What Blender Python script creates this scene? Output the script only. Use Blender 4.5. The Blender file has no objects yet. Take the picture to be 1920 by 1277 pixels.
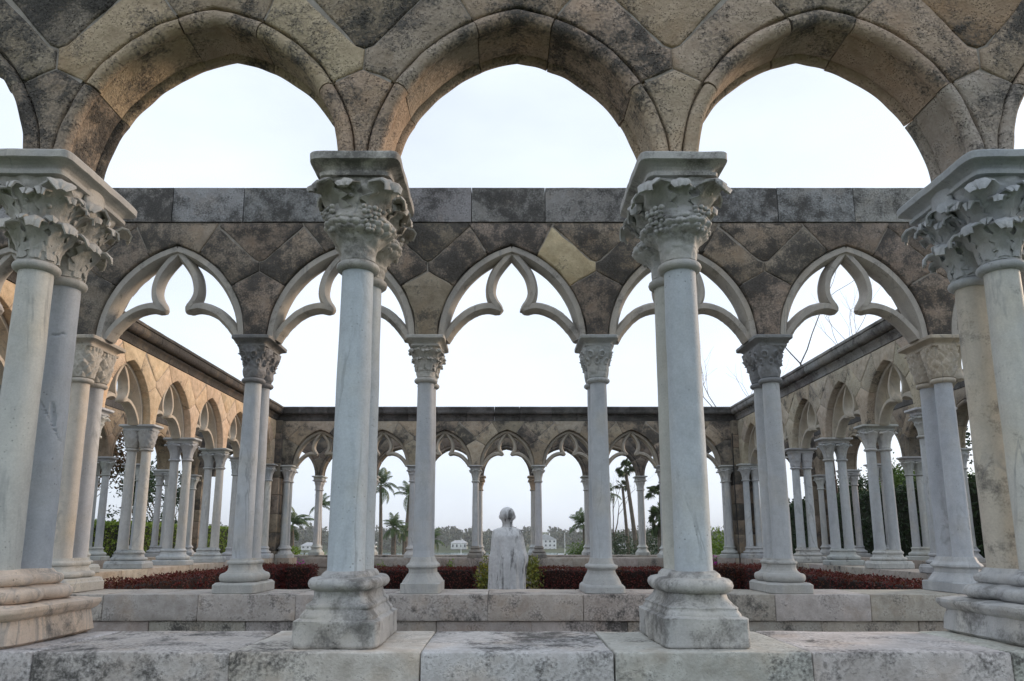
import bpy, bmesh, math, random
from mathutils import Vector, Matrix, noise
R = math.radians
B = 1.45                      # one bay of the cloister in metres
PT = 0.56                     # top of the low plinth walls
CAMZ = PT + 0.286 * B
CX = -0.0452 * B
# ------------------------------------------------------------------ camera, sky, sun, exposure
scn = bpy.context.scene
col = scn.collection
cam_d = bpy.data.cameras.new('camera'); cam = bpy.data.objects.new('camera', cam_d); col.objects.link(cam)
cam.location = (CX, 0, CAMZ)
cam.rotation_euler = (R(90) + 0.1938, 0, 0)
F_PX, PPX, PPY = 1384.08, 945.45, 739.13
cam_d.sensor_width = 36; cam_d.lens = F_PX / 1920 * 36
cam_d.shift_x = (960 - PPX) / 1920; cam_d.shift_y = (PPY - 638.5) / 1920
cam_d.clip_start = 0.05; cam_d.clip_end = 6000
scn.camera = cam
SUN_AZ = R(63)                # clockwise from +Y (ahead) towards +X (right)
SUN_EL = R(18)
world = bpy.data.worlds.new('World'); scn.world = world; world.use_nodes = True
wn = world.node_tree; wn.nodes.clear()
def N(nt, typ, **kw):
    n = nt.nodes.new(typ)
    for k, v in kw.items():
        if k in n.inputs.keys(): n.inputs[k].default_value = v
        else: setattr(n, k, v)
    return n
wo = N(wn, 'ShaderNodeOutputWorld'); wb = N(wn, 'ShaderNodeBackground', Strength=0.1)
sky = N(wn, 'ShaderNodeTexSky', sky_type='NISHITA', sun_disc=False, sun_elevation=SUN_EL, sun_rotation=SUN_AZ,
        air_density=1.0, dust_density=3.0, ozone_density=1.5)
tc = N(wn, 'ShaderNodeTexCoord'); mp = N(wn, 'ShaderNodeMapping'); mp.inputs['Scale'].default_value = (1.0, 1.0, 2.6)
cl = N(wn, 'ShaderNodeTexNoise', Scale=1.7, Detail=5.0, Roughness=0.5)
wn.links.new(tc.outputs['Generated'], mp.inputs['Vector']); wn.links.new(mp.outputs[0], cl.inputs['Vector'])
cr = N(wn, 'ShaderNodeMapRange'); cr.inputs[1].default_value = 0.35; cr.inputs[2].default_value = 0.65
cr.inputs[3].default_value = 0.66; cr.inputs[4].default_value = 0.88
wn.links.new(cl.outputs[0], cr.inputs[0])
hz = N(wn, 'ShaderNodeMix', data_type='RGBA'); hz.inputs[7].default_value = (11.2, 12.3, 13.8, 1)
wn.links.new(cr.outputs[0], hz.inputs[0]); wn.links.new(sky.outputs[0], hz.inputs[6])
wn.links.new(hz.outputs[2], wb.inputs[0]); wn.links.new(wb.outputs[0], wo.inputs[0])
sd = bpy.data.lights.new('sun', 'SUN'); sd.energy = 2.4; sd.angle = R(14); sd.color = (1.0, 0.76, 0.56)
sun = bpy.data.objects.new('sun', sd); col.objects.link(sun)
sun.rotation_euler = (R(90) - SUN_EL, 0, math.pi - SUN_AZ)
scn.view_settings.view_transform = 'Standard'; scn.view_settings.look = 'None'
scn.view_settings.exposure = 0.0; scn.view_settings.gamma = 1.0; scn.view_settings.use_curve_mapping = False

# ------------------------------------------------------------------ materials
def new_mat(name):
    m = bpy.data.materials.new(name); m.use_nodes = True
    nt = m.node_tree
    bs = nt.nodes['Principled BSDF']
    return m, nt, bs
def L(nt, a, b): nt.links.new(a, b)
def maprange(nt, src, a, b, c=0.0, d=1.0):
    n = N(nt, 'ShaderNodeMapRange'); n.inputs[1].default_value = a; n.inputs[2].default_value = b
    n.inputs[3].default_value = c; n.inputs[4].default_value = d
    L(nt, src, n.inputs[0]); return n.outputs[0]
def mixc(nt, fac, a, b, blend='MIX'):
    n = N(nt, 'ShaderNodeMix', data_type='RGBA', blend_type=blend)
    for i, v in ((0, fac), (6, a), (7, b)):
        if hasattr(v, 'is_linked') or isinstance(v, bpy.types.NodeSocket): L(nt, v, n.inputs[i])
        else: n.inputs[i].default_value = v if i == 0 else (*v, 1)
    return n.outputs[2]
def math_n(nt, op, a, b=0.0, c=0.0):
    n = N(nt, 'ShaderNodeMath', operation=op)
    for i, v in ((0, a), (1, b), (2, c)):
        if isinstance(v, bpy.types.NodeSocket): L(nt, v, n.inputs[i])
        else: n.inputs[i].default_value = v
    return n.outputs[0]
def noise_n(nt, vec, scale, detail=4.0, rough=0.55, dist=0.0):
    n = N(nt, 'ShaderNodeTexNoise', Scale=scale, Detail=detail, Roughness=rough, Distortion=dist)
    L(nt, vec, n.inputs['Vector']); return n.outputs[0]
def stone_mat(name, pit=0.35, bump=0.6, rough=0.9, stretch=1.0):
    """Weathered stone: own colour from the object, crust amount from the object's alpha."""
    m, nt, bs = new_mat(name)
    geo = N(nt, 'ShaderNodeNewGeometry'); oi = N(nt, 'ShaderNodeObjectInfo')
    off = N(nt, 'ShaderNodeVectorMath', operation='SCALE'); cmb = N(nt, 'ShaderNodeCombineXYZ')
    for i in range(3): L(nt, oi.outputs['Random'], cmb.inputs[i])
    L(nt, cmb.outputs[0], off.inputs[0]); off.inputs['Scale'].default_value = 7.0
    vec = N(nt, 'ShaderNodeVectorMath', operation='ADD'); L(nt, geo.outputs['Position'], vec.inputs[0]); L(nt, off.outputs[0], vec.inputs[1])
    p = vec.outputs[0]
    big = noise_n(nt, p, 2.2, 8, 0.62, 0.3)
    mid = noise_n(nt, p, 11, 6, 0.6)
    fine = noise_n(nt, p, 70, 4, 0.6)
    vor = N(nt, 'ShaderNodeTexVoronoi', Scale=95.0, Randomness=1.0); L(nt, p, vor.inputs['Vector'])
    pits = math_n(nt, 'MULTIPLY', maprange(nt, vor.outputs['Distance'], 0.08, 0.34, 0.7, 0.0), maprange(nt, mid, 0.42, 0.6))
    mp4 = N(nt, 'ShaderNodeMapping'); mp4.inputs['Scale'].default_value = (1.0, 1.0, 1.7); L(nt, p, mp4.inputs['Vector'])
    cav = maprange(nt, noise_n(nt, mp4.outputs[0], 34, 3, 0.75, 0.2), 0.62, 0.72)
    pits = math_n(nt, 'MAXIMUM', pits, math_n(nt, 'MULTIPLY', cav, maprange(nt, big, 0.42, 0.56)))
    c = mixc(nt, maprange(nt, mid, 0.3, 0.7), (0.74, 0.72, 0.70), (1.18, 1.19, 1.2))
    c = mixc(nt, 1.0, oi.outputs['Color'], c, 'MULTIPLY')
    c = mixc(nt, maprange(nt, noise_n(nt, p, 4.5, 5, 0.6), 0.52, 0.75, 0, 0.45), c, mixc(nt, 1.0, c, (1.02, 0.84, 0.66), 'MULTIPLY'))
    c = mixc(nt, maprange(nt, fine, 0.3, 0.7, 0.0, 0.35), c, mixc(nt, 1.0, c, (0.6, 0.58, 0.56), 'MULTIPLY'))
    thr = maprange(nt, oi.outputs['Alpha'], 0.0, 1.0, 0.76, 0.30)
    wob = math_n(nt, 'ADD', big, math_n(nt, 'MULTIPLY', math_n(nt, 'SUBTRACT', fine, 0.5), 0.50))
    wob = math_n(nt, 'ADD', wob, math_n(nt, 'MULTIPLY', math_n(nt, 'SUBTRACT', mid, 0.5), 0.60))
    lich = maprange(nt, math_n(nt, 'SUBTRACT', wob, thr), -0.08, 0.12, 0.0, 0.92)
    crust = mixc(nt, maprange(nt, fine, 0.35, 0.7), (0.026, 0.025, 0.025), (0.10, 0.095, 0.088))
    c = mixc(nt, lich, c, crust)
    pale = maprange(nt, noise_n(nt, p, 38, 3, 0.7), 0.66, 0.74, 0.0, 0.35)
    c = mixc(nt, math_n(nt, 'MULTIPLY', pale, lich), c, (0.30, 0.30, 0.28))
    c = mixc(nt, math_n(nt, 'MULTIPLY', pits, pit), c, (0.03, 0.026, 0.022))
    L(nt, c, bs.inputs['Base Color']); bs.inputs['Roughness'].default_value = rough
    bs.inputs['Specular IOR Level'].default_value = 0.25
    h = math_n(nt, 'ADD', math_n(nt, 'MULTIPLY', mid, 1.0), math_n(nt, 'MULTIPLY', fine, 0.35))
    h = math_n(nt, 'SUBTRACT', h, math_n(nt, 'MULTIPLY', pits, pit * 1.6))
    h = math_n(nt, 'ADD', h, math_n(nt, 'MULTIPLY', big, 1.6))
    bp = N(nt, 'ShaderNodeBump', Strength=bump, Distance=0.018); L(nt, h, bp.inputs['Height']); L(nt, bp.outputs[0], bs.inputs['Normal'])
    return m
def marble_mat(name, bump=0.25):
    m, nt, bs = new_mat(name)
    geo = N(nt, 'ShaderNodeNewGeometry'); oi = N(nt, 'ShaderNodeObjectInfo')
    off = N(nt, 'ShaderNodeVectorMath', operation='SCALE'); cmb = N(nt, 'ShaderNodeCombineXYZ')
    for i in range(3): L(nt, oi.outputs['Random'], cmb.inputs[i])
    L(nt, cmb.outputs[0], off.inputs[0]); off.inputs['Scale'].default_value = 9.0
    vec = N(nt, 'ShaderNodeVectorMath', operation='ADD'); L(nt, geo.outputs['Position'], vec.inputs[0]); L(nt, off.outputs[0], vec.inputs[1])
    p = vec.outputs[0]
    mp2 = N(nt, 'ShaderNodeMapping'); mp2.inputs['Rotation'].default_value = (0.5, 0.7, 0.2); mp2.inputs['Scale'].default_value = (2.2, 2.2, 0.55)
    L(nt, p, mp2.inputs['Vector'])
    cloud = noise_n(nt, mp2.outputs[0], 2.0, 6, 0.6, 0.8)
    vein = noise_n(nt, mp2.outputs[0], 1.15, 5, 0.55, 1.2)
    vein = maprange(nt, math_n(nt, 'ABSOLUTE', math_n(nt, 'SUBTRACT', vein, 0.5)), 0.0, 0.02, 1.0, 0.0)
    vein = math_n(nt, 'MULTIPLY', vein, maprange(nt, cloud, 0.48, 0.62, 0.0, 0.55))
    mid = noise_n(nt, p, 16, 6, 0.65); fine = noise_n(nt, p, 120, 3, 0.6)
    c = mixc(nt, maprange(nt, cloud, 0.3, 0.7), (0.80, 0.81, 0.83), (1.14, 1.13, 1.10))
    c = mixc(nt, 1.0, oi.outputs['Color'], c, 'MULTIPLY')
    c = mixc(nt, maprange(nt, noise_n(nt, p, 3.1, 4, 0.5), 0.52, 0.78, 0, 0.6), c, mixc(nt, 1.0, c, (1.08, 0.97, 0.80), 'MULTIPLY'))
    c = mixc(nt, vein, c, (0.20, 0.21, 0.22))
    c = mixc(nt, maprange(nt, fine, 0.35, 0.75, 0.0, 0.42), c, mixc(nt, 1.0, c, (0.66, 0.66, 0.66), 'MULTIPLY'))
    c = mixc(nt, maprange(nt, mid, 0.42, 0.70, 0.0, 0.40), c, mixc(nt, 1.0, c, (0.70, 0.70, 0.69), 'MULTIPLY'))
    vor = N(nt, 'ShaderNodeTexVoronoi', Scale=42.0); L(nt, p, vor.inputs['Vector'])
    spot = math_n(nt, 'MULTIPLY', maprange(nt, vor.outputs['Distance'], 0.06, 0.2, 1.0, 0.0), maprange(nt, noise_n(nt, p, 5.5, 3, 0.5), 0.5, 0.66))
    c = mixc(nt, math_n(nt, 'MULTIPLY', spot, 0.6), c, (0.06, 0.055, 0.05))
    thr = maprange(nt, oi.outputs['Alpha'], 0.0, 1.0, 0.76, 0.30)
    big = noise_n(nt, p, 5.0, 8, 0.65, 0.4)
    wob = math_n(nt, 'ADD', big, math_n(nt, 'MULTIPLY', math_n(nt, 'SUBTRACT', mid, 0.5), 0.4))
    wob = math_n(nt, 'ADD', wob, math_n(nt, 'MULTIPLY', math_n(nt, 'SUBTRACT', fine, 0.5), 0.2))
    lich = maprange(nt, math_n(nt, 'SUBTRACT', wob, thr), -0.06, 0.12, 0.0, 0.85)
    c = mixc(nt, lich, c, mixc(nt, fine, (0.05, 0.048, 0.045), (0.14, 0.135, 0.125)))
    L(nt, c, bs.inputs['Base Color']); bs.inputs['Roughness'].default_value = 0.62
    bs.inputs['Specular IOR Level'].default_value = 0.35
    h = math_n(nt, 'ADD', math_n(nt, 'MULTIPLY', mid, 1.0), math_n(nt, 'MULTIPLY', fine, 0.25))
    h = math_n(nt, 'SUBTRACT', h, math_n(nt, 'MULTIPLY', spot, 0.8))
    bp = N(nt, 'ShaderNodeBump', Strength=bump, Distance=0.012); L(nt, h, bp.inputs['Height']); L(nt, bp.outputs[0], bs.inputs['Normal'])
    return m
def leaf_mat(name, c1, c2, c3=None, rough=0.55, trans=0.15):
    m, nt, bs = new_mat(name)
    geo = N(nt, 'ShaderNodeNewGeometry')
    r = geo.outputs['Random Per Island']
    c = mixc(nt, r, c1, c2)
    if c3: c = mixc(nt, maprange(nt, noise_n(nt, geo.outputs['Position'], 2.5, 3), 0.45, 0.65), c, mixc(nt, r, c3, c1))
    L(nt, c, bs.inputs['Base Color']); bs.inputs['Roughness'].default_value = rough
    bs.inputs['Specular IOR Level'].default_value = 0.3
    if trans:
        tr = N(nt, 'ShaderNodeBsdfTranslucent'); L(nt, c, tr.inputs[0])
        mx = N(nt, 'ShaderNodeMixShader'); mx.inputs[0].default_value = trans
        L(nt, bs.outputs[0], mx.inputs[1]); L(nt, tr.outputs[0], mx.inputs[2])
        L(nt, mx.outputs[0], nt.nodes['Material Output'].inputs[0])
    return m
def plain_mat(name, c1, c2, scale=6.0, rough=0.8, bump=0.2, spec=0.3):
    m, nt, bs = new_mat(name)
    geo = N(nt, 'ShaderNodeNewGeometry')
    n1 = noise_n(nt, geo.outputs['Position'], scale, 6, 0.6)
    L(nt, mixc(nt, maprange(nt, n1, 0.3, 0.7), c1, c2), bs.inputs['Base Color'])
    bs.inputs['Roughness'].default_value = rough; bs.inputs['Specular IOR Level'].default_value = spec
    if bump:
        bp = N(nt, 'ShaderNodeBump', Strength=bump, Distance=0.02); L(nt, noise_n(nt, geo.outputs['Position'], scale * 6, 4), bp.inputs['Height'])
        L(nt, bp.outputs[0], bs.inputs['Normal'])
    return m
M = {}
M['stone'] = stone_mat('weathered_limestone')
M['stone_near'] = stone_mat('pitted_limestone', pit=0.6, bump=1.0)
M['plinth'] = stone_mat('plinth_limestone', pit=0.25, bump=0.55)
M['marble'] = marble_mat('grey_marble')
M['carved'] = marble_mat('carved_marble', bump=0.45)
M['mortar'] = plain_mat('lime_mortar', (0.24, 0.215, 0.185), (0.38, 0.35, 0.31), 20)
M['grass'] = plain_mat('lawn', (0.035, 0.055, 0.016), (0.07, 0.09, 0.03), 1.5, 0.95, 0.5)
M['soil'] = plain_mat('garden_soil', (0.05, 0.038, 0.028), (0.11, 0.085, 0.06), 5, 0.95, 0.5)
M['paving'] = plain_mat('walk_paving', (0.20, 0.185, 0.165), (0.31, 0.29, 0.26), 2.5, 0.85, 0.3)
M['bark'] = plain_mat('bark', (0.07, 0.055, 0.042), (0.16, 0.13, 0.10), 9, 0.9, 0.6)
M['palmbark'] = plain_mat('palm_bark', (0.09, 0.075, 0.06), (0.19, 0.155, 0.125), 7, 0.9, 0.6)
M['twig'] = plain_mat('dark_twig', (0.05, 0.035, 0.03), (0.10, 0.07, 0.055), 9, 0.9, 0.2)
M['red'] = leaf_mat('burgundy_leaf', (0.06, 0.010, 0.011), (0.20, 0.032, 0.024), (0.14, 0.055, 0.018))
M['redcore'] = plain_mat('hedge_shade_core', (0.012, 0.006, 0.005), (0.025, 0.012, 0.009), 8, 0.95, 0.3)  # near-black, shade inside the hedge put into the colour
M['greencore'] = plain_mat('green_shade_core', (0.010, 0.014, 0.006), (0.02, 0.028, 0.012), 8, 0.95, 0.3)  # same painted inner shade, for green hedge and vine bank
M['green'] = leaf_mat('green_leaf', (0.06, 0.11, 0.022), (0.14, 0.21, 0.045))
M['dark'] = leaf_mat('dark_leaf', (0.016, 0.035, 0.014), (0.04, 0.075, 0.025))
M['lime'] = leaf_mat('bright_leaf', (0.13, 0.22, 0.025), (0.24, 0.33, 0.05))
M['croton'] = leaf_mat('croton_leaf', (0.05, 0.10, 0.025), (0.30, 0.30, 0.06), (0.42, 0.36, 0.05))
M['rust'] = leaf_mat('rusty_leaf', (0.05, 0.035, 0.015), (0.13, 0.06, 0.02), (0.05, 0.07, 0.02))
M['palm'] = leaf_mat('palm_leaf', (0.04, 0.075, 0.028), (0.11, 0.15, 0.05), rough=0.45)
M['palmdry'] = leaf_mat('dry_palm_leaf', (0.12, 0.09, 0.03), (0.16, 0.14, 0.04))
M['magenta'] = leaf_mat('magenta_bract', (0.42, 0.02, 0.30), (0.60, 0.05, 0.45))
M['orange'] = leaf_mat('orange_petal', (0.55, 0.10, 0.02), (0.70, 0.18, 0.03))
M['wood'] = leaf_mat('far_leaf', (0.035, 0.05, 0.025), (0.07, 0.085, 0.045), trans=0.0)
M['white'] = plain_mat('white_render', (0.70, 0.70, 0.69), (0.80, 0.80, 0.79), 0.4, 0.7, 0)
M['roofgrey'] = plain_mat('pale_roof', (0.42, 0.42, 0.43), (0.55, 0.55, 0.56), 0.6, 0.7, 0)
M['glass'] = plain_mat('window_glass', (0.04, 0.05, 0.06), (0.07, 0.08, 0.09), 1, 0.15, 0, 0.5)
M['turquoise'] = plain_mat('turquoise_paint', (0.10, 0.36, 0.32), (0.14, 0.44, 0.40), 1, 0.5, 0)
M['cable'] = plain_mat('black_cable', (0.012, 0.012, 0.012), (0.03, 0.03, 0.03), 10, 0.6, 0)
def water_mat():
    m, nt, bs = new_mat('sea_water')
    geo = N(nt, 'ShaderNodeNewGeometry')
    bs.inputs['Base Color'].default_value = (0.05, 0.12, 0.13, 1); bs.inputs['Roughness'].default_value = 0.12
    bp = N(nt, 'ShaderNodeBump', Strength=0.5, Distance=0.4); L(nt, noise_n(nt, geo.outputs['Position'], 0.35, 4), bp.inputs['Height'])
    L(nt, bp.outputs[0], bs.inputs['Normal']); return m
M['water'] = water_mat()
def statue_mat():
    m, nt, bs = new_mat('statue_stone')
    geo = N(nt, 'ShaderNodeNewGeometry'); p = geo.outputs['Position']
    mp3 = N(nt, 'ShaderNodeMapping'); mp3.inputs['Scale'].default_value = (9.0, 9.0, 0.9); L(nt, p, mp3.inputs['Vector'])
    st = noise_n(nt, mp3.outputs[0], 1.6, 6, 0.65, 0.4); pa = noise_n(nt, p, 2.6, 5, 0.6)
    mid = noise_n(nt, p, 22, 5, 0.6)
    c = mixc(nt, maprange(nt, mid, 0.3, 0.7), (0.52, 0.53, 0.545), (0.70, 0.71, 0.72))
    s = math_n(nt, 'ADD', st, math_n(nt, 'MULTIPLY', math_n(nt, 'SUBTRACT', pa, 0.5), 0.7))
    c = mixc(nt, maprange(nt, s, 0.55, 0.68, 0, 0.85), c, (0.055, 0.053, 0.052))
    L(nt, c, bs.inputs['Base Color']); bs.inputs['Roughness'].default_value = 0.85
    bp = N(nt, 'ShaderNodeBump', Strength=0.4, Distance=0.012); L(nt, mid, bp.inputs['Height']); L(nt, bp.outputs[0], bs.inputs['Normal'])
    return m
M['statue'] = statue_mat()

# ------------------------------------------------------------------ object helpers
def link(name, data, mat=None, parent=None, loc=(0, 0, 0), rot=(0, 0, 0), color=None):
    o = bpy.data.objects.new(name, data); col.objects.link(o)
    if mat and data and not data.materials: data.materials.append(M[mat])
    if parent: o.parent = parent
    o.location = loc; o.rotation_euler = rot
    if color: o.color = color
    return o
def tag(o, label=None, cat=None, group=None, kind=None):
    if label: o['label'] = label
    if cat: o['category'] = cat
    if group: o['group'] = group
    if kind: o['kind'] = kind
    return o
def thing(name, label, cat, loc=(0, 0, 0), rz=0.0, group=None):
    return tag(link(name, None, loc=loc, rot=(0, 0, rz)), label, cat, group)
def finish(bm, name, smooth=None, recalc=True):
    if recalc: bmesh.ops.recalc_face_normals(bm, faces=bm.faces)
    me = bpy.data.meshes.new(name); bm.to_mesh(me); bm.free()
    if smooth is not None:
        me.polygons.foreach_set('use_smooth', [True] * len(me.polygons))
        if smooth < 179: me.set_sharp_from_angle(angle=R(smooth))
    return me
def pymesh(name, vs, fs, smooth=None, recalc=False):
    me = bpy.data.meshes.new(name); me.from_pydata(vs, [], fs); me.update()
    if recalc:
        bm = bmesh.new(); bm.from_mesh(me); bmesh.ops.recalc_face_normals(bm, faces=bm.faces); bm.to_mesh(me); bm.free()
    if smooth is not None:
        me.polygons.foreach_set('use_smooth', [True] * len(me.polygons))
        if smooth < 179: me.set_sharp_from_angle(angle=R(smooth))
    return me
def nz(v, scale, seed=0.0):
    return noise.noise(Vector((v[0] * scale + seed * 3.17, v[1] * scale + seed * 1.31, v[2] * scale - seed * 2.3)))
def rough_bm(bm, amp, scale, seed, amp2=0.0, scale2=40.0):
    for v in bm.verts:
        p = v.co
        q = noise.noise_vector(p * scale + Vector((seed * 3.1, seed, -seed * 1.7))) * amp
        if amp2: q = q + noise.noise_vector(p * scale2 + Vector((seed, seed * 2.1, seed))) * amp2
        v.co = p + q
def block_mesh(name, lx, ly, lz, bev=0.012, seed=0, n=(4, 3, 3), amp=0.003, asc=6.0, smooth=40, chip=0.0):
    """A stone block with softened arrises, centred in x and y, standing on z = 0."""
    bm = bmesh.new()
    cnt = {}
    def vert(i, j, k):
        key = (i, j, k)
        if key not in cnt:
            cnt[key] = bm.verts.new((0, 0, 0))
        return cnt[key]
    def ticks(h, m):
        b = min(bev, h * 0.4)
        t = [-h, -h + b * 0.35, -h + b]
        for i in range(1, m): t.append(-h + b + (2 * h - 2 * b) * i / m)
        return t + [h - b, h - b * 0.35, h]
    tx, ty, tz = ticks(lx / 2, n[0]), ticks(ly / 2, n[1]), ticks(lz / 2, n[2])
    X, Y, Z = len(tx) - 1, len(ty) - 1, len(tz) - 1
    def quad(a, b, c, d):
        bm.faces.new((a, b, c, d))
    for i in range(X):
        for j in range(Y):
            for k in (0, Z): quad(vert(i, j, k), vert(i + 1, j, k), vert(i + 1, j + 1, k), vert(i, j + 1, k))
    for i in range(X):
        for k in range(Z):
            for j in (0, Y): quad(vert(i, j, k), vert(i + 1, j, k), vert(i + 1, j, k + 1), vert(i, j, k + 1))
    for j in range(Y):
        for k in range(Z):
            for i in (0, X): quad(vert(i, j, k), vert(i, j + 1, k), vert(i, j + 1, k + 1), vert(i, j, k + 1))
    for (i, j, k), v in cnt.items():
        p = Vector((tx[i], ty[j], tz[k]))
        bb = bev
        if chip:
            e = max(0.0, noise.noise(p * 3.3 + Vector((seed * 1.7, seed, 0)))) * chip
            bb = bev + e
        hx, hy, hz = lx / 2 - bb, ly / 2 - bb, lz / 2 - bb
        c = Vector((max(-hx, min(hx, p.x)), max(-hy, min(hy, p.y)), max(-hz, min(hz, p.z))))
        d = p - c
        if d.length > bb: d = d.normalized() * bb
        v.co = c + d + Vector((0, 0, lz / 2))
    if amp: rough_bm(bm, amp, asc, seed)
    return finish(bm, name, smooth)
def offset_poly(P, d):
    """Move a counter-clockwise outline inwards by d."""
    out = []
    n = len(P)
    for i in range(n):
        a, b, c = Vector(P[i - 1]), Vector(P[i]), Vector(P[(i + 1) % n])
        e1, e2 = (b - a), (c - b)
        if e1.length < 1e-7 or e2.length < 1e-7: out.append((b.x, b.y)); continue
        e1.normalize(); e2.normalize()
        n1, n2 = Vector((-e1.y, e1.x)), Vector((-e2.y, e2.x))
        m = n1 + n2
        if m.length < 1e-4: out.append((b.x, b.y)); continue
        m.normalize(); k = d / max(0.35, m.dot(n1))
        out.append((b.x + m.x * k, b.y + m.y * k))
    return out
def densify(P, step):
    out = []
    for i in range(len(P)):
        a, b = Vector(P[i]), Vector(P[(i + 1) % len(P)])
        k = max(1, int((b - a).length / step))
        for j in range(k): out.append(tuple(a.lerp(b, j / k)))
    return out
def area2(P): return sum(P[i - 1][0] * P[i][1] - P[i][0] * P[i - 1][1] for i in range(len(P)))
def stone_bm(bm, P, y0, y1, gap=0.006, bev=0.012, step=0.06, seed=0, amp=0.0):
    """A stone with an outline P in the wall plane, from depth y0 to y1, joints recessed by its bevel."""
    if area2(P) < 0: P = P[::-1]
    P = densify(P, step)
    rings = [(y0, gap + bev), (y0 + bev * 0.35, gap + bev * 0.35), (y0 + bev, gap), (y1 - bev, gap), (y1 - bev * 0.35, gap + bev * 0.35), (y1, gap + bev)]
    vr = []
    for y, d in rings:
        Q = offset_poly(P, d)
        r = []
        for (x, z) in Q:
            p = Vector((x, y, z))
            if amp: p += noise.noise_vector(p * 9 + Vector((seed * 2.3, 0, seed))) * amp
            r.append(bm.verts.new(p))
        vr.append(r)
    n = len(P)
    for a, b in zip(vr, vr[1:]):
        for i in range(n): bm.faces.new((a[i], a[(i + 1) % n], b[(i + 1) % n], b[i]))
    bm.faces.new(vr[0]); bm.faces.new(vr[-1][::-1])
def sweep_bm(bm, path, sec, amp=0.0, seed=0, taper=None, arc=None):
    """Sweep a closed section [(n, y)] along a path in the wall plane; n is measured to the right of travel."""
    rings = []
    for i, (x, z) in enumerate(path):
        a = Vector(path[max(0, i - 1)]); b = Vector(path[min(len(path) - 1, i + 1)])
        t = (b - a).normalized(); nr = Vector((t.y, -t.x))
        if arc is not None:      # true radial direction of a two-centred arch
            ox, cx = arc; X = x - ox
            nr = Vector((0, -1)) if abs(X) < 1e-5 else Vector(((-cx if X > 0 else cx) - X, -z)).normalized()
        k = taper[i] if taper else 1.0
        r = []
        for (n, y) in sec:
            p = Vector((x + nr.x * n * k, y * (k if taper else 1), z + nr.y * n * k))
            if amp: p += noise.noise_vector(p * 9 + Vector((seed * 2.3, 0, seed))) * amp
            r.append(bm.verts.new(p))
        rings.append(r)
    m = len(sec)
    for a, b in zip(rings, rings[1:]):
        for i in range(m): bm.faces.new((a[i], a[(i + 1) % m], b[(i + 1) % m], b[i]))
    bm.faces.new(rings[0][::-1]); bm.faces.new(rings[-1])
def smooth_path(P, k=6):
    out = []
    for i in range(len(P) - 1):
        p0, p1, p2, p3 = (Vector(P[max(0, i - 1)]), Vector(P[i]), Vector(P[i + 1]), Vector(P[min(len(P) - 1, i + 2)]))
        for j in range(k):
            t = j / k
            out.append(tuple(0.5 * ((2 * p1) + (p2 - p0) * t + (2 * p0 - 5 * p1 + 4 * p2 - p3) * t * t + (3 * p1 - p0 - 3 * p2 + p3) * t ** 3)))
    out.append(tuple(P[-1])); return out

# ------------------------------------------------------------------ the plan of the cloister
YC = 8.065 * B                 # centre of the garden
CI, CO = 3.80 * B, 5.81 * B    # centre lines of the inner and outer arcades
D2 = 0.075 * B                 # half the distance between the twin shafts
TH = 0.23 * B                  # thickness of the arcade wall
ZAB = PT + 1.437 * B           # top of the abaci
SIDES = {'front': math.pi, 'far': 0.0, 'left': math.pi / 2, 'right': -math.pi / 2}
def pt(side, s, q, z=0.0):
    a = SIDES[side]; c, n = math.cos(a), math.sin(a)
    return (s * c - q * n, YC + s * n + q * c, z)

# ------------------------------------------------------------------ setting: ground, walk, garden, sea
def ground_mesh():
    xs = [-2500, -900, -300, -120, -60, -30, -15, 0, 15, 30, 60, 120, 300, 900, 2500]
    prof = [(-600, 0), (-60, 0), (-8, 0), (5, 0), (15, 0), (24, 0)] + [(40, 0), (55, -1.2), (75, -4.5), (100, -8.3), (125, -10.5), (300, -13), (470, -11), (500, -8.6), (520, -7.6), (560, -5), (640, 1), (760, 7), (900, 9), (4000, 10)]
    vs = [(x, y, z + (0.8 * noise.noise(Vector((x * 0.02, y * 0.02, 0))) if y > 130 else 0)) for (y, z) in prof for x in xs]
    w = len(xs)
    fs = [(j * w + i, j * w + i + 1, (j + 1) * w + i + 1, (j + 1) * w + i) for j in range(len(prof) - 1) for i in range(w - 1)]
    return pymesh('ground', vs, fs, 179)
tag(link('ground', ground_mesh(), 'grass'), kind='structure')
tag(link('water', pymesh('water', [(-2500, 90, -8), (2500, 90, -8), (2500, 506, -8), (-2500, 506, -8)], [(0, 1, 2, 3)]), 'water'), kind='structure')
def walk_mesh():
    vs = []; fs = []
    for s in SIDES:
        k = len(vs); a, b = CI + 0.2 * B, CO - 0.2 * B
        for (t, q) in ((-a, a), (a, a), (b, b), (-b, b)): vs.append(pt(s, t, q, 0.004))
        fs.append((k, k + 1, k + 2, k + 3))
    return pymesh('walk', vs, fs, recalc=True)
tag(link('paved_walk', walk_mesh(), 'paving'), kind='structure')
h = CI - 0.2 * B
tag(link('garden_soil', pymesh('soil', [(-h, YC - h, 0.004), (h, YC - h, 0.004), (h, YC + h, 0.004), (-h, YC + h, 0.004)], [(0, 1, 2, 3)]), 'soil'), kind='structure')

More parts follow.
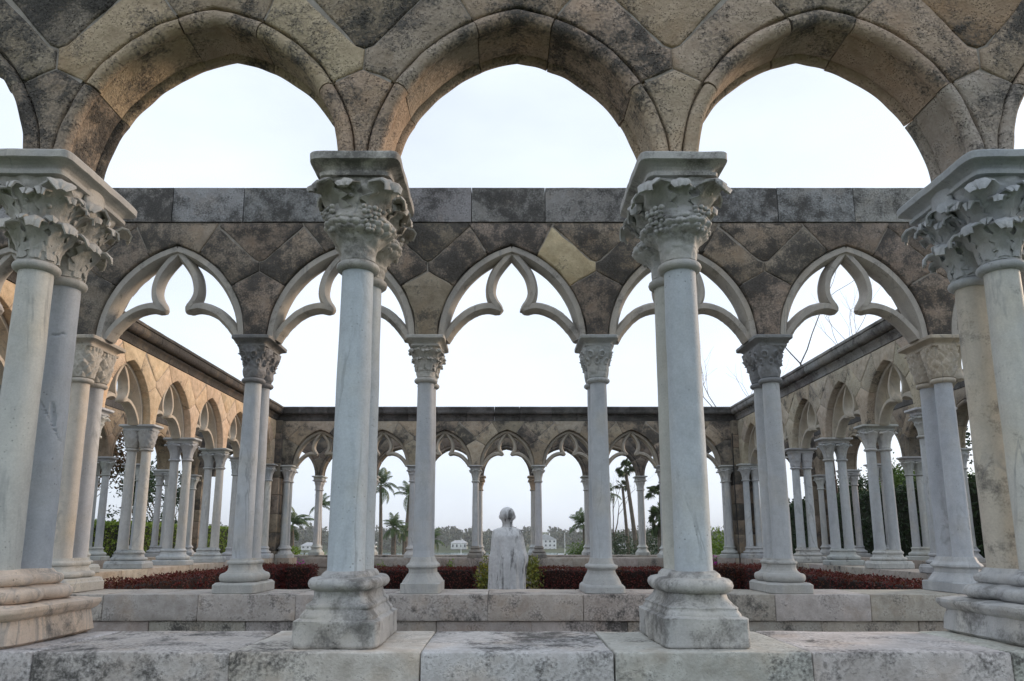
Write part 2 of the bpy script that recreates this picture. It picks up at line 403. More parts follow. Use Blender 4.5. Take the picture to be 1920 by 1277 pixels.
# ------------------------------------------------------------------ arcade stones
def tint(rng, base, var, lich, lvar):
    k = 1 + rng.uniform(-var, var)
    return (base[0] * k * rng.uniform(.96, 1.04), base[1] * k, base[2] * k * rng.uniform(.95, 1.05), max(0.0, min(1.0, lich + rng.uniform(-lvar, lvar))))
IN_A = (0.436, 0.161, 0.597, 0.575)      # half span, centre offset, radius, rise (in bays)
OUT_A = (0.428, 0.0922, 0.5202, 0.512)
def arch_x(A, hh, d=0.0):
    r = A[2] + d
    return max(0.0, math.sqrt(max(0.0, r * r - hh * hh)) - A[1])
def arch_apex(A, d=0.0): return math.sqrt((A[2] + d) ** 2 - A[1] ** 2)
def arch_pts(A, h0, h1, d=0.0, n=8):
    """Right half of the arch from height h0 up to h1, spaced along the curve."""
    r = A[2] + d
    a0, a1 = math.asin(h0 / r), math.asin(min(1, h1 / r))
    return [(r * math.cos(a0 + (a1 - a0) * i / n) - A[1], r * math.sin(a0 + (a1 - a0) * i / n)) for i in range(n + 1)]
def mirror(P): return [(-x, z) for (x, z) in P]
COPE0, COPE1 = 0.715, 0.939
ROLLW = 0.055
def roll_section(w, T):
    """Section of the moulded arch ring: groove, roll and soffit on both faces."""
    f = -T / 2; pts = [(-0.010, f + 0.030), (0.000, f + 0.034)]
    rr = w * 0.46; cx, cy = w - rr - .004, f + 0.010 + rr * 0.45
    for i in range(13):
        a = R(205) - R(250) * i / 12
        pts.append((cx + rr * math.cos(a), cy - rr * math.sin(a)))
    pts.append((w - 0.030, cy + rr * 0.95)); pts.append((w - 0.024, cy + rr * 1.25))
    back = [(n, -y) for (n, y) in pts[::-1]]
    return pts + back
def make_stones(kind, seed, hi=False):
    """The five kinds of stone of one bay, each a mesh of its own."""
    rng = random.Random(seed)
    A = IN_A if kind == 'inner' else OUT_A
    d = 0.0 if kind == 'inner' else ROLLW
    hs, hp, hv = (0.318, 0.408, 0.478) if kind == 'inner' else (0.295, 0.345, 0.430)
    hj = [(0.515 if kind == 'inner' else 0.525) + rng.uniform(-.018, .018) for _ in range(2)]
    jx = [0.245 + rng.uniform(-.03, .03) for _ in range(2)]
    S = lambda P: [(x * B, z * B) for (x, z) in P]
    step = 0.035 if hi else 0.09
    amp = 0.008 if hi else 0.003
    gap, bev = (0.004, 0.011) if hi else (0.004, 0.012)
    n = 20 if hi else 6
    T = TH
    out = {}
    secw = [(a, b) for (a, b) in roll_section(ROLLW * B, T)]
    def ring(bm, P, sd, ox=0.0):
        if kind == 'outer':
            sweep_bm(bm, S(P), secw, amp * 0.8, sd, None, (ox * B, A[1] * B))
    e = 0.002
    # springer, centred on the column
    R1 = [(0.5 - x, z) for (x, z) in arch_pts(A, 0.0, hs, d, n)]
    P = [(x, z) for (x, z) in R1] + [(rng.uniform(-.015, .015), hp)] + mirror(R1)[::-1]
    bm = bmesh.new(); stone_bm(bm, S(P), -T / 2, T / 2, gap, bev, step, seed, amp)
    if kind == 'outer':
        for sg in (1, -1):
            q = [(sg * (0.5 - x), z) for (x, z) in arch_pts(A, 0.002, hs - e, d, n)]
            ring(bm, q if sg > 0 else q[::-1], seed + 1, sg * 0.5)
    out['springer'] = finish(bm, 'springer', 50)
    # haunches
    for i, sg in enumerate((1, -1)):
        a = arch_pts(A, hs, hj[i], d, n)
        top = (jx[i], 0.690)
        P = a + [top, (0.47, hv), (0.5, hv - 0.012), (0.5, hp)]
        P = [(sg * x, z) for (x, z) in P]
        bm = bmesh.new(); stone_bm(bm, S(P), -T / 2, T / 2, gap, bev, step, seed + 2 + i, amp)
        q = [(sg * x, z) for (x, z) in arch_pts(A, hs + e, hj[i] - e * .35, d, n)]
        ring(bm, q[::-1] if sg > 0 else q, seed + 3 + i)
        out['haunch%d' % i] = finish(bm, 'haunch_stone', 50)
    ap = arch_apex(A, d)
    R1 = arch_pts(A, hj[0], ap, d, n); L1 = mirror(arch_pts(A, hj[1], ap, d, n))
    P = R1[:-1] + [(0, ap)] + L1[:-1][::-1] + [(-jx[1], 0.69), (-jx[1] - .012, COPE0), (jx[0] + .012, COPE0), (jx[0], 0.69)]
    bm = bmesh.new(); stone_bm(bm, S(P), -T / 2, T / 2, gap, bev, step, seed + 5, amp)
    if kind == 'outer':
        q = arch_pts(A, hj[0] + e * .35, ap, d, n); q2 = mirror(arch_pts(A, hj[1] + e * .35, ap, d, n))
        q[-1] = (0.0, ap); q2[-1] = (0.0, ap)
        ring(bm, (q + q2[:-1][::-1])[::-1], seed + 6)
    out['crown'] = finish(bm, 'crown_stone', 50)
    P = [(0.0, hv - 0.012), (0.03, hv), (0.5 - 0.245, 0.69), (0.5 - 0.257, COPE0), (-0.5 + 0.257, COPE0), (-0.5 + 0.245, 0.69), (-0.03, hv)]
    bm = bmesh.new(); stone_bm(bm, S(P), -T / 2, T / 2, gap, bev, step, seed + 7, amp)
    out['infill'] = finish(bm, 'infill_stone', 50)
    # mortar between the stones
    dm = (0.018 / B + .012) if kind == 'inner' else 0.024
    a = arch_pts(A, 0.0, arch_apex(A, dm), dm, 12); a[-1] = (0.0, a[-1][1])
    P = [(0.5, 0.0)] + [(x, z) for (x, z) in a] + mirror(a)[:-1][::-1] + [(-0.5, 0.0), (-0.5, COPE0), (0.5, COPE0)]
    P = [p for i, p in enumerate(P) if abs(p[0]) <= 0.5001]
    bm = bmesh.new(); stone_bm(bm, S(P), -T / 2 + (0.012 if kind == 'inner' else .05), T / 2 - (0.012 if kind == 'inner' else .05), 0.0, 0.001, 9, 0, 0)
    if kind == 'outer':       # bedding between the flat stones, behind the moulded ring
        a = arch_pts(A, 0.0, arch_apex(A, d + .012), d + .012, 12); a[-1] = (0.0, a[-1][1])
        P = [(0.5, 0.0)] + a + mirror(a)[:-1][::-1] + [(-0.5, 0.0), (-0.5, COPE0), (0.5, COPE0)]
        P = [p for p in P if abs(p[0]) <= 0.5001]
        stone_bm(bm, S(P), -T / 2 + 0.012, T / 2 - 0.012, 0.0, 0.001, 9, 0, 0)
    out['mortar'] = finish(bm, 'mortar')
    return out
def make_tracery(seed, broken=None):
    rng = random.Random(seed); bm = bmesh.new()
    S = lambda P: [(x * B, z * B) for (x, z) in P]
    def sec(t, dp): 
        t *= B; dp *= B
        return [(-t, -dp * .35), (-t * .45, -dp), (t * .45, -dp), (t, -dp * .35), (t, dp * .35), (t * .45, dp), (-t * .45, dp), (-t, dp * .35)]
    t = 0.0315
    for i, sg in enumerate((1, -1)):
        j = lambda: rng.uniform(-.006, .006)
        a = arch_pts(IN_A, 0.0, arch_apex(IN_A, -t + .01), -t + .01, 16)
        sweep_bm(bm, S([(sg * x, z) for (x, z) in a]), sec(t * 1.12, 0.070), 0.002, seed)
        low = smooth_path([(.395, -.0), (.37, .045), (.328, .10), (.27, .155), (.205, .190), (.14, .203), (.085, .192), (.058, .180)], 5)
        tp = [1.0] * (len(low) - 6) + [0.95, 0.88, 0.8, 0.7, 0.55, 0.4]
        if broken == (i, 'low'): low, tp = low[:-16], tp[:-16]
        sweep_bm(bm, S([(sg * (x + j() * .3), z) for (x, z) in low]), sec(t, 0.052), 0.002, seed + 1, tp)
        up = smooth_path([(.060, .182), (.095, .215), (.122, .27), (.124, .33), (.105, .40), (.068, .46), (.028, .51), (.0, .545)], 5)
        tp = [0.4, 0.6, 0.8, 0.9] + [1.0] * (len(up) - 4)
        if broken == (i, 'up'): up, tp = up[14:], tp[14:]
        sweep_bm(bm, S([(sg * x, z) for (x, z) in up]), sec(t * .97, 0.0535 + i * .0012), 0.002, seed + 2, tp)
    return finish(bm, 'tracery', 35)
def cornice_section(side):
    """Coping of the arcade: plain face on the walk side (q > 0), moulded overhang on the garden side."""
    z0, z1 = COPE0 * B, COPE1 * B
    f = TH / 2 + 0.006; ov = 0.115 * B
    P = [(f, z0 + .004), (f, z1 - .008), (f - .008, z1)]
    if side == 'plain':
        P += [(-f + .008, z1), (-f, z1 - .008), (-f, z0 + .004)]
        return P
    g = -TH / 2
    P += [(g - ov + .01, z1 - .012), (g - ov, z1 - .022), (g - ov, z1 - .060)]
    P += [(g - ov + .018, z1 - .066)]
    for i in range(8):           # big roll under the edge
        a = R(200) + R(150) * i / 7
        P.append((g - ov * 0.50 + ov * .44 * math.cos(a) * 1.0, z1 - .105 + 0.075 * math.sin(a) * 1.15))
    P += [(g - ov * .22, z1 - .170), (g - ov * .30, z1 - .182), (g - ov * .30, z1 - .215), (g - ov * .16, z1 - .236)]
    P += [(g - .008, z1 - .262), (g - .006, z0 + .004)]
    return P
def cope_mesh(sec, s0, s1, mit0=0.0, mit1=0.0, seed=0, nseg=3):
    """A length of coping from s0 to s1; mitres shear its ends with q."""
    bm = bmesh.new(); rings = []
    for i in range(nseg + 1):
        r = []
        for (q, z) in sec:
            t = i / nseg
            e0 = s0 + 0.003 + mit0 * q; e1 = s1 - 0.003 + mit1 * q
            p = Vector((e0 + (e1 - e0) * t, q, z))
            p += noise.noise_vector(p * 5 + Vector((seed, 0, seed * 2))) * Vector((0.0, 1, 1)).length * 0.0025
            r.append(bm.verts.new(p))
        rings.append(r)
    m = len(sec)
    for a, b in zip(rings, rings[1:]):
        for i in range(m): bm.faces.new((a[i], a[(i + 1) % m], b[(i + 1) % m], b[i]))
    bm.faces.new(rings[0][::-1]); bm.faces.new(rings[-1])
    return finish(bm, 'coping_stone', 40)

STONE_IN = [make_stones('inner', 11 + i * 17) for i in range(3)]
STONE_OUT = [make_stones('outer', 71 + i * 17) for i in range(3)]
STONE_NEAR = [make_stones('outer', 171 + i * 17, hi=True) for i in range(4)]
STONE_SEC = [make_stones('inner', 271 + i * 17, hi=True) for i in range(3)]
TRAC = [make_tracery(5), make_tracery(6), make_tracery(7), make_tracery(8)]
PIER_B = {}
def arcade(side, C, kind, bays, stones, base, var, lich, lvar, label, mat='stone', copecol=None, trac_col=None, special=None, seed=0, corners=True):
    rng = random.Random(seed)
    w = thing('arcade_wall', label, 'arcade', pt(side, 0, C, ZAB), SIDES[side], 'arcade walls round the cloister garden')
    s0, s1 = min(bays) - .5, max(bays) + .5
    nb = len(bays)
    colr = lambda: tint(rng, base, var, lich, lvar)
    for i, b in enumerate(bays):
        st = stones[i % len(stones)]
        for nm, key in (('haunch_stone', 'haunch0'), ('haunch_stone', 'haunch1'), ('crown_stone', 'crown')):
            o = link(nm, st[key], mat, w, (b * B, 0, 0), color=colr())
            if special and (b, key) in special: o.color = special[(b, key)]
        link('mortar', st['mortar'], 'mortar', w, (b * B, 0, 0))
        if kind == 'inner':
            tt = TRAC[[0, 1, 0, 2, 1, 0, 3][(i + seed) % 7]]
            link('tracery', tt, 'marble', w, (b * B, .030 * B, 0), color=trac_col or (.42, .38, .33, .3))
    for i in range(nb + 1):
        x = s0 + i
        st = stones[(i + 1) % len(stones)]
        if corners and i in (0, nb): continue
        o = link('springer', st['springer'], mat, w, (x * B, 0, 0), color=colr())
        if special and (x, 'springer') in special: o.color = special[(x, 'springer')]
        o = link('infill_stone', st['infill'], mat, w, (x * B, 0, 0), color=colr())
        if special and (x, 'infill') in special: o.color = special[(x, 'infill')]
    if corners:      # half springers and corner panels run into the corner pier
        for e, sg in ((s0, -1), (s1, 1)):
            A = IN_A if kind == 'inner' else OUT_A; d = 0.0 if kind == 'inner' else ROLLW
            hs, hp, hv = (0.318, 0.408, 0.478) if kind == 'inner' else (0.295, 0.345, 0.430)
            S = lambda P: [(sg * x * B, z * B) for (x, z) in P]
            R1 = [(-(0.5 - x), z) for (x, z) in arch_pts(A, 0.0, hs, d, 6)]
            ex = 0.185 + (0.10 if False else 0)
            bm = bmesh.new(); stone_bm(bm, S(R1 + [(0, hp), (ex, hp + .03), (ex, 0)]), -TH / 2, TH / 2, .004, .012, .09, 3, .003)
            if kind == 'outer':
                q = S([(-(0.5 - x), z) for (x, z) in arch_pts(A, 0.002, hs - .003, d, 6)])
                sweep_bm(bm, q[::-1] if sg > 0 else q, roll_section(ROLLW * B, TH), .003, 4, None, (-sg * .5 * B, A[1] * B))
            link('springer', finish(bm, 'end_springer', 50), mat, w, (e * B, 0, 0), color=colr())
            bm = bmesh.new(); stone_bm(bm, S([(0, hp), (0, hv - .012), (-.03, hv), (-.255, .69), (-.257, COPE0), (ex, COPE0), (ex, hp + .03)]), -TH / 2, TH / 2, .004, .012, .09, 3, .003)
            link('infill_stone', finish(bm, 'end_infill', 50), mat, w, (e * B, 0, 0), color=colr())
    # coping
    sec = cornice_section('moulded' if kind == 'inner' else 'plain')
    a, b = (s0 * B, s1 * B) if not corners else (-C, C)
    n = max(2, round((b - a) / (0.455 * B)))
    cc = copecol or (.12, .118, .115, .75)
    cuts = [a + (b - a) * (i + (rng.uniform(-.12, .12) if 0 < i < n else 0)) / n for i in range(n + 1)]
    for i in range(n):
        m0 = -1.0 if (corners and i == 0) else 0.0; m1 = 1.0 if (corners and i == n - 1) else 0.0
        me = cope_mesh(sec, cuts[i], cuts[i + 1], m0, m1, seed + i)
        link('coping_stone', me, mat, w, color=tint(rng, cc[:3], .15, cc[3], .1))
    return w
pale = (.56, .47, .31, .05)
ARC = {}
arcade('front', CO, 'outer', [-2, -1, 0, 1, 2], STONE_NEAR, (.46, .37, .285), .12, .42, .12,
       'tan pitted limestone arcade with unfilled roll-moulded pointed arches over grape-carved capitals', 'stone_near', seed=3, corners=False,
       special={(1.5, 'infill'): (0.36, 0.31, 0.26, 0.79), (1.5, 'springer'): (0.40, 0.33, 0.26, 0.67), (2, 'haunch1'): (0.41, 0.35, 0.27, 0.65), (.5, 'infill'): (0.41, 0.34, 0.26, 0.60), (.5, 'springer'): (0.47, 0.36, 0.27, 0.41),
                (-.5, 'springer'): (0.49, 0.40, 0.30, 0.35), (-.5, 'infill'): (0.47, 0.37, 0.27, 0.35), (-1.5, 'infill'): (0.40, 0.29, 0.20, 0.55), (-1.5, 'springer'): (0.43, 0.38, 0.33, 0.43), (1, 'haunch1'): (0.52, 0.43, 0.30, 0.33), (1, 'haunch0'): (0.50, 0.40, 0.28, 0.39)})
arcade('front', CI, 'inner', [-3, -2, -1, 0, 1, 2, 3], STONE_SEC, (.36, .30, .24), .14, .73, .10,
       'black-crusted arcade of trefoil tracery arches with plain dark coping facing the walk', 'stone',
       copecol=(.33, .33, .325, .56), trac_col=(.45, .42, .38, .26), special={(0, 'haunch1'): pale, (0.5, 'springer'): (.34, .29, .22, .35)}, seed=1)
arcade('far', CI, 'inner', [-3, -2, -1, 0, 1, 2, 3], STONE_IN, (.42, .36, .28), .2, .52, .2,
       'patchy tan and black tracery arcade behind the statue, open to the water', 'stone', copecol=(.17, .165, .16, .72), trac_col=(.42, .38, .32, .2), seed=5)
arcade('left', CI, 'inner', [-3, -2, -1, 0, 1, 2, 3], STONE_IN, (.70, .535, .375), .08, .16, .1,  # warm sunlight on this side is put into the stone colour
       'sunlit peach tracery arcade with black cornice beside the clipped green hedge', 'stone', copecol=(.17, .14, .11, .80), trac_col=(.56, .49, .40, .06), seed=7)
arcade('right', CI, 'inner', [-3, -2, -1, 0, 1, 2, 3], STONE_IN, (.50, .44, .35), .10, .30, .15,
       'shaded buff-grey tracery arcade with smooth grey cornice below the bare branches', 'stone', copecol=(.27, .265, .26, .5), trac_col=(.46, .42, .35, .1), seed=9)
arcade('far', CO, 'outer', list(range(-5, 6)), STONE_OUT, (.24, .20, .16), .25, .6, .2,
       'dark stone arcade of plain arches beyond the far walk, in front of the palms', 'stone', seed=11)
arcade('left', CO, 'outer', list(range(-2, 6)), STONE_OUT, (.34, .27, .195), .2, .42, .2,
       'brown stone outer arcade of plain arches between the peach arcade and the green hedge', 'stone', seed=13, corners=False)
arcade('right', CO, 'outer', list(range(-5, 3)), STONE_OUT, (.30, .26, .205), .2, .48, .2,
       'grey-brown outer arcade of plain arches overgrown behind by dark vines', 'stone', seed=15, corners=False)

# ------------------------------------------------------------------ corner piers
def pier(loc, rz, label, seed, w=0.338 * B, ztop=ZAB + COPE0 * B, lich=.62):
    rng = random.Random(seed)
    t = thing('corner_pier', label, 'pier', (loc[0], loc[1], 0), rz, 'stone corner piers of the cloister')
    z = 0.0; i = 0
    while z < ztop - .05:
        hgt = min(rng.uniform(.30, .46), ztop - z)
        if ztop - z - hgt < .12: hgt = ztop - z
        me = block_mesh('pier_block', w - rng.uniform(0, .012), w - rng.uniform(0, .012), hgt - .004, .012, seed + i, (2, 2, 2), .003)
        link('pier_block', me, 'stone', t, (0, 0, z), color=tint(rng, (.27, .225, .175), .25, lich, .2)); z += hgt; i += 1
    return t
PC = (3.60 + 3.915) / 2 * B
for (sx, sy, lab) in ((-1, 1, 'dark blocked corner pier where the peach arcade meets the sea-side arcade'),
                      (1, 1, 'dark blocked corner pier with a black cable down its face'),
                      (-1, -1, 'corner pier where the black-crusted arcade meets the peach arcade'),
                      (1, -1, 'corner pier where the black-crusted arcade meets the buff-grey arcade')):
    pier((sx * PC, YC + sy * PC), 0, lab, 40 + sx + 3 * sy)
PO = 5.81 * B
for (sx, lab) in ((-1, 'outer corner pier of the far walk beside the clipped green hedge'), (1, 'outer corner pier of the far walk beside the dark vines')):
    pier((sx * PO, YC + PO), 0, lab, 60 + sx, 0.36 * B)

# ------------------------------------------------------------------ low plinth walls
def plinth(side, C, spans, label, seed, qo=0.225 * B, qi=0.20 * B, n=(3, 2, 2), base=(.40, .36, .315), lich=.36, flip=False, hi=False, phase=0.0):
    """Two courses of blocks under a coping; qo = towards the walk the camera sees."""
    rng = random.Random(seed)
    a, b = (qi, qo)           # garden-side and walk-side half depths
    w = thing('plinth_wall', label, 'low wall', pt(side, 0, C, 0), SIDES[side], 'low plinth walls under the columns')
    yc = (qo - qi) / 2; dep = qo + qi
    for (s0, s1) in spans:
        for (z0, z1, off, dd, nm) in ((0.36, PT, phase, 0.0, 'coping_stone'), (0.175, 0.36, phase + 0.27, 0.03, 'wall_block'), (0.0, 0.175, phase + 0.1, 0.02, 'wall_block')):
            x = s0
            nxt = math.ceil((s0 / B - off) / .505 + .25) * .505 * B + off * B
            while x < s1 - .01:
                e = min(nxt + rng.uniform(-.02, .02), s1)
                if s1 - e < .2: e = s1
                me = block_mesh(nm, e - x - .003, dep - dd * 2, z1 - z0 - .003, .006 if hi else .008, rng.randint(0, 999), n, .0045 if hi else .0035, 5.0, 40, .011 if hi else .010)
                link(nm, me, 'plinth', w, ((x + e) / 2, yc, z0), color=tint(rng, base, .10, lich, .12))
                x = e; nxt = e + .505 * B
    return w
plinth('front', CO, [(-3 * B, 3 * B)], 'low pale-topped stone wall carrying the worn square column bases', 1, qo=.25 * B, qi=.20 * B, n=(22, 10, 6), base=(.56, .545, .52), lich=.38, hi=True, phase=.255)
plinth('front', CI, [(-3.98 * B, 3.98 * B)], 'low stone wall in front of the statue, under the black-crusted arcade', 2, n=(12, 6, 4), base=(.47, .435, .40), lich=.40, hi=True, phase=.12)
plinth('far', CI, [(-3.10 * B, 3.10 * B), (-3.72 * B, -3.36 * B), (3.36 * B, 3.72 * B)], 'low stone wall behind the red hedges, under the sea-side arcade', 3, lich=.3)
plinth('left', CI, [(-3.7 * B, 3.62 * B)], 'low peach-toned wall under the warm arcade', 4, base=(.50, .43, .36), lich=.12)
plinth('right', CI, [(-3.62 * B, 3.7 * B)], 'low grey wall under the buff-grey arcade', 5, base=(.42, .39, .35), lich=.3)
plinth('far', CO, [(-5.9 * B, 5.9 * B)], 'low stone wall of the far walk facing the water', 6)
plinth('left', CO, [(-2.5 * B, 5.62 * B)], 'low stone wall of the outer arcade beside the clipped green hedge', 7)
plinth('right', CO, [(-5.62 * B, 2.5 * B)], 'low stone wall of the outer arcade beside the dark vines', 8)

# ------------------------------------------------------------------ columns
def ring_loft(rings, cap=True, smooth=30):
    """rings: list of lists of points with equal length."""
    vs = []; fs = []
    m = len(rings[0])
    for r in rings: vs += r
    for j in range(len(rings) - 1):
        for i in range(m):
            a = j * m + i; b = j * m + (i + 1) % m
            fs.append((a, b, b + m, a + m))
    if cap:
        fs.append(tuple(range(m))[::-1]); k = (len(rings) - 1) * m
        fs.append(tuple(range(k, k + m)))
    return vs, fs
def radial(kind, th, a, b, n=6.0):
    c, s = math.cos(th), math.sin(th)
    if kind == 'rect':
        return (abs(c / a) ** n + abs(s / b) ** n) ** (-1.0 / n)
    if kind == 'oct':      # chamfered rectangle
        ch = (a + b) - a * 0.55
        return min(a / max(abs(c), 1e-6), b / max(abs(s), 1e-6), ch / (abs(c) + abs(s)))
    # twin: two circles of radius a, centres D2 apart from the middle, with a waist of b
    y0 = D2 if s >= 0 else -D2
    disc = a * a - (c * y0) ** 2
    r = s * y0 + math.sqrt(disc) if disc > 0 else 0
    return max(r, (abs(c / b) ** 4 + abs(s / (D2 + a * .5)) ** 4) ** -0.25)
def loft_profile(prof, nth=96, amp=0.0, sc=6.0, seed=0, worn=0.0):
    """prof: (z, kind, a, b, n) in bays, each a horizontal section."""
    rings = []
    for (z, kind, a, b, n) in prof:
        r = []
        for i in range(nth):
            th = 2 * math.pi * (i + .5) / nth
            # more points near the ends of the long axis
            rr = radial(kind, th, a * B, b * B, n)
            p = Vector((rr * math.cos(th), rr * math.sin(th), z * B))
            if amp:
                k = noise.fractal(p * sc + Vector((seed * 3.1, seed, 0)), 1.0, 2.0, 3)
                q = noise.noise(p * 2.3 + Vector((seed, 0, seed)))
                p = p + Vector((p.x, p.y, 0)).normalized() * (k * amp - max(0, q) * worn)
                p.z += amp * .5 * noise.noise(p * sc * 1.3 + Vector((0, seed, 0))) if 0.02 < z else 0
            r.append(p)
        rings.append(r)
    return ring_loft(rings)
def dense(prof, step=0.006):
    out = []
    for (p, q) in zip(prof, prof[1:]):
        k = max(1, int((abs(q[0] - p[0]) + abs(q[2] - p[2])) / step)) if p[1] == q[1] else 1
        for i in range(k):
            t = i / k
            out.append((p[0] + (q[0] - p[0]) * t, p[1], p[2] + (q[2] - p[2]) * t, p[3] + (q[3] - p[3]) * t, p[4] + (q[4] - p[4]) * t))
    out.append(prof[-1]); return out
def rp(z, a, n=9, k=0.085): return (z, 'rect', a, a + k, n)
def tw(z, a, w=0.03): return (z, 'twin', a, w, 2)
def oc(z, a, k=0.075): return (z, 'oct', a, a + k, 2)
def torus(z0, z1, r0, dr, kind, steps=6):
    out = []
    for i in range(steps + 1):
        a = math.pi * i / steps
        out.append(kind(z0 + (z1 - z0) * (1 - math.cos(a)) / 2, r0 + dr * math.sin(a)))
    return out
BASES = {}
SB = 0.195       # height at which the shafts start, in bays
twr = lambda z, r: tw(z, r, r * .8)
BASES['worn'] = [rp(0, .112, 16), rp(.006, .117, 16), rp(.070, .117, 16), rp(.076, .106, 10), rp(.082, .106, 10), rp(.090, .101, 9), rp(.1, .095, 8), rp(.104, .097, 8), rp(.112, .096, 8), rp(.117, .088, 7), rp(.132, .083, 5), rp(.146, .084, 4)] \
    + torus(.148, .182, .088, .018, lambda z, r: rp(z, r, 3.4)) + [rp(.183, .074, 3), rp(.190, .072, 3), rp(SB + .004, .066, 2.6, .075), rp(SB + .004, .03, 2.6, .06)]
BASES['worn2'] = [rp(0, .113, 16), rp(.006, .119, 16), rp(.078, .119, 16), rp(.083, .108, 10), rp(.088, .108, 9), rp(.098, .101, 9), rp(.104, .103, 8), rp(.110, .094, 8), rp(.125, .086, 5), rp(.138, .084, 4)] \
    + torus(.140, .180, .088, .022, lambda z, r: rp(z, r, 3.0)) + [rp(.181, .078, 3), rp(.190, .074, 3), rp(SB + .004, .066, 2.6, .075), rp(SB + .004, .03, 2.6, .06)]
BASES['tori'] = [rp(0, .135), rp(.01, .150, 8), rp(.04, .146, 8), rp(.070, .138, 8), rp(.078, .150, 9), rp(.092, .158, 9), rp(.102, .156, 9), rp(.108, .128, 7)] \
    + torus(.110, .150, .098, .022, twr) + [tw(.152, .088, .07)] + torus(.156, .186, .076, .014, twr) + [tw(.188, .07, .055), tw(SB + .006, .058, .045), tw(SB + .006, .03, .02)]
BASES['spur'] = [rp(0, .112, 12), rp(.004, .116, 12), rp(.046, .116, 12), rp(.052, .110, 10), rp(.056, .108, 8)] \
    + torus(.058, .104, .094, .018, twr) + [tw(.106, .086, .07), tw(.118, .072, .06), tw(.135, .066, .05), tw(.148, .067, .05)] + torus(.150, .170, .066, .009, twr) + [tw(.172, .062, .045), tw(SB - .012, .058, .045), tw(SB - .012, .03, .02)]
BASES['octa'] = [rp(0, .104, 14), rp(.003, .107, 14), rp(.052, .107, 14), rp(.055, .102, 14), oc(.0555, .104), oc(.064, .100), oc(.09, .082), oc(.1, .076), oc(.104, .070), oc(.126, .068), oc(.130, .073), oc(.138, .084), oc(.148, .083), oc(.165, .066), oc(.17, .064), oc(.18, .06), oc(SB - .004, .055), oc(SB - .004, .02)]
BASES['round'] = [rp(0, .110, 7), rp(.004, .114, 7), rp(.034, .112, 6), rp(.044, .104, 5)] + [rp(.046, .100, 4), rp(.075, .090, 3.5), rp(.1, .076, 3), rp(.118, .07, 3), rp(.124, .074, 3)] + torus(.126, .150, .074, .012, lambda z, r: rp(z, r, 3)) + [rp(.154, .068, 2.6), rp(.172, .062, 2.6), rp(SB - .01, .058, 2.5), rp(SB - .01, .03, 2.5)]
BASES['step'] = [rp(0, .112, 12), rp(.004, .118, 12), rp(.05, .118, 12), rp(.055, .112, 12), rp(.07, .108, 10), rp(.074, .1, 9)] + torus(.076, .110, .084, .018, twr) + [tw(.112, .076, .06), tw(.128, .068, .05)] + torus(.140, .166, .066, .010, twr) + [tw(.168, .062, .045), tw(SB - .012, .058, .045), tw(SB - .012, .03, .02)]
BASEM = {}
def base_mesh(style, seed=0, hi=False):
    k = (style, seed, hi)
    if k not in BASEM:
        prof = dense(BASES[style], .005 if hi else .012)
        rough = style in ('worn', 'worn2', 'tori')
        vs, fs = loft_profile(prof, 176 if hi else 64, (.007 if rough else .0026) if hi else .0015, 9.0, seed, .009 if (hi and rough) else .002)
        BASEM[k] = pymesh('base', vs, fs, 60 if rough else 42)
    return BASEM[k]
def shaft_mesh(z0, z1, r0, r1, nth=40, seed=0, twist=0.0, chip=None, nv=24, crack=None):
    rings = []
    for j in range(nv + 1):
        t = j / nv; z = (z0 + (z1 - z0) * t) * B
        r = (r0 + (r1 - r0) * t) * B * (1 + 0.012 * math.sin(math.pi * t))
        if t < .02: r *= 1.03
        row = []
        for i in range(nth):
            th = 2 * math.pi * i / nth
            rr = r
            if twist: rr = r * (1 + .075 * abs(math.sin(4 * th + twist * t)) - .05)
            p = Vector((rr * math.cos(th), rr * math.sin(th), z))
            p += Vector((math.cos(th), math.sin(th), 0)) * noise.noise(p * 5 + Vector((seed * 3.3, seed, 0))) * .0018
            if crack:                # open diagonal crack with a spalled hollow beside it
                for (tc_, zc, sl, hl) in crack:
                    dt = (th - tc_ + math.pi) % (2 * math.pi) - math.pi
                    dz = z / B - (zc + sl * dt + .012 * noise.noise(Vector((th * 6, 3, seed))))
                    if abs(dt) < hl: p -= Vector((math.cos(th), math.sin(th), 0)) * .010 * math.exp(-(dz / .0035) ** 2) * (1 - abs(dt / hl) ** 4)
                    q = ((dt - .2) / .22) ** 2 + ((dz - .03) / .035) ** 2
                    if q < 1 and hl > .6: p -= Vector((math.cos(th), math.sin(th), 0)) * .012 * (1 - q) ** .5
            if chip and t == 0:
                e = max(0, noise.noise(Vector((math.cos(th) * 1.6, math.sin(th) * 1.6, seed)))) * chip
                p.z += e
            row.append(p)
        rings.append(row)
    vs, fs = ring_loft(rings)
    return pymesh('shaft', vs, fs, 40)
SHM = {}
def shaft(style, h_top, seed=0, hi=False, r=(.0525, .0465)):
    k = (style, h_top, seed, hi, r)
    if k not in SHM:
        SHM[k] = shaft_mesh(SB - .015, h_top + .012, r[0], r[1], 64 if hi else (72 if style == 'twist' else 28), seed, 9.0 if style == 'twist' else 0, .05 if style == 'chip' else None, 300 if style == 'chip' else (40 if (hi or style == 'twist') else 8), [(R(120), .66, -.09, 1.0), (R(118), .93, .02, .45)] if style == 'chip' else None)
    return SHM[k]
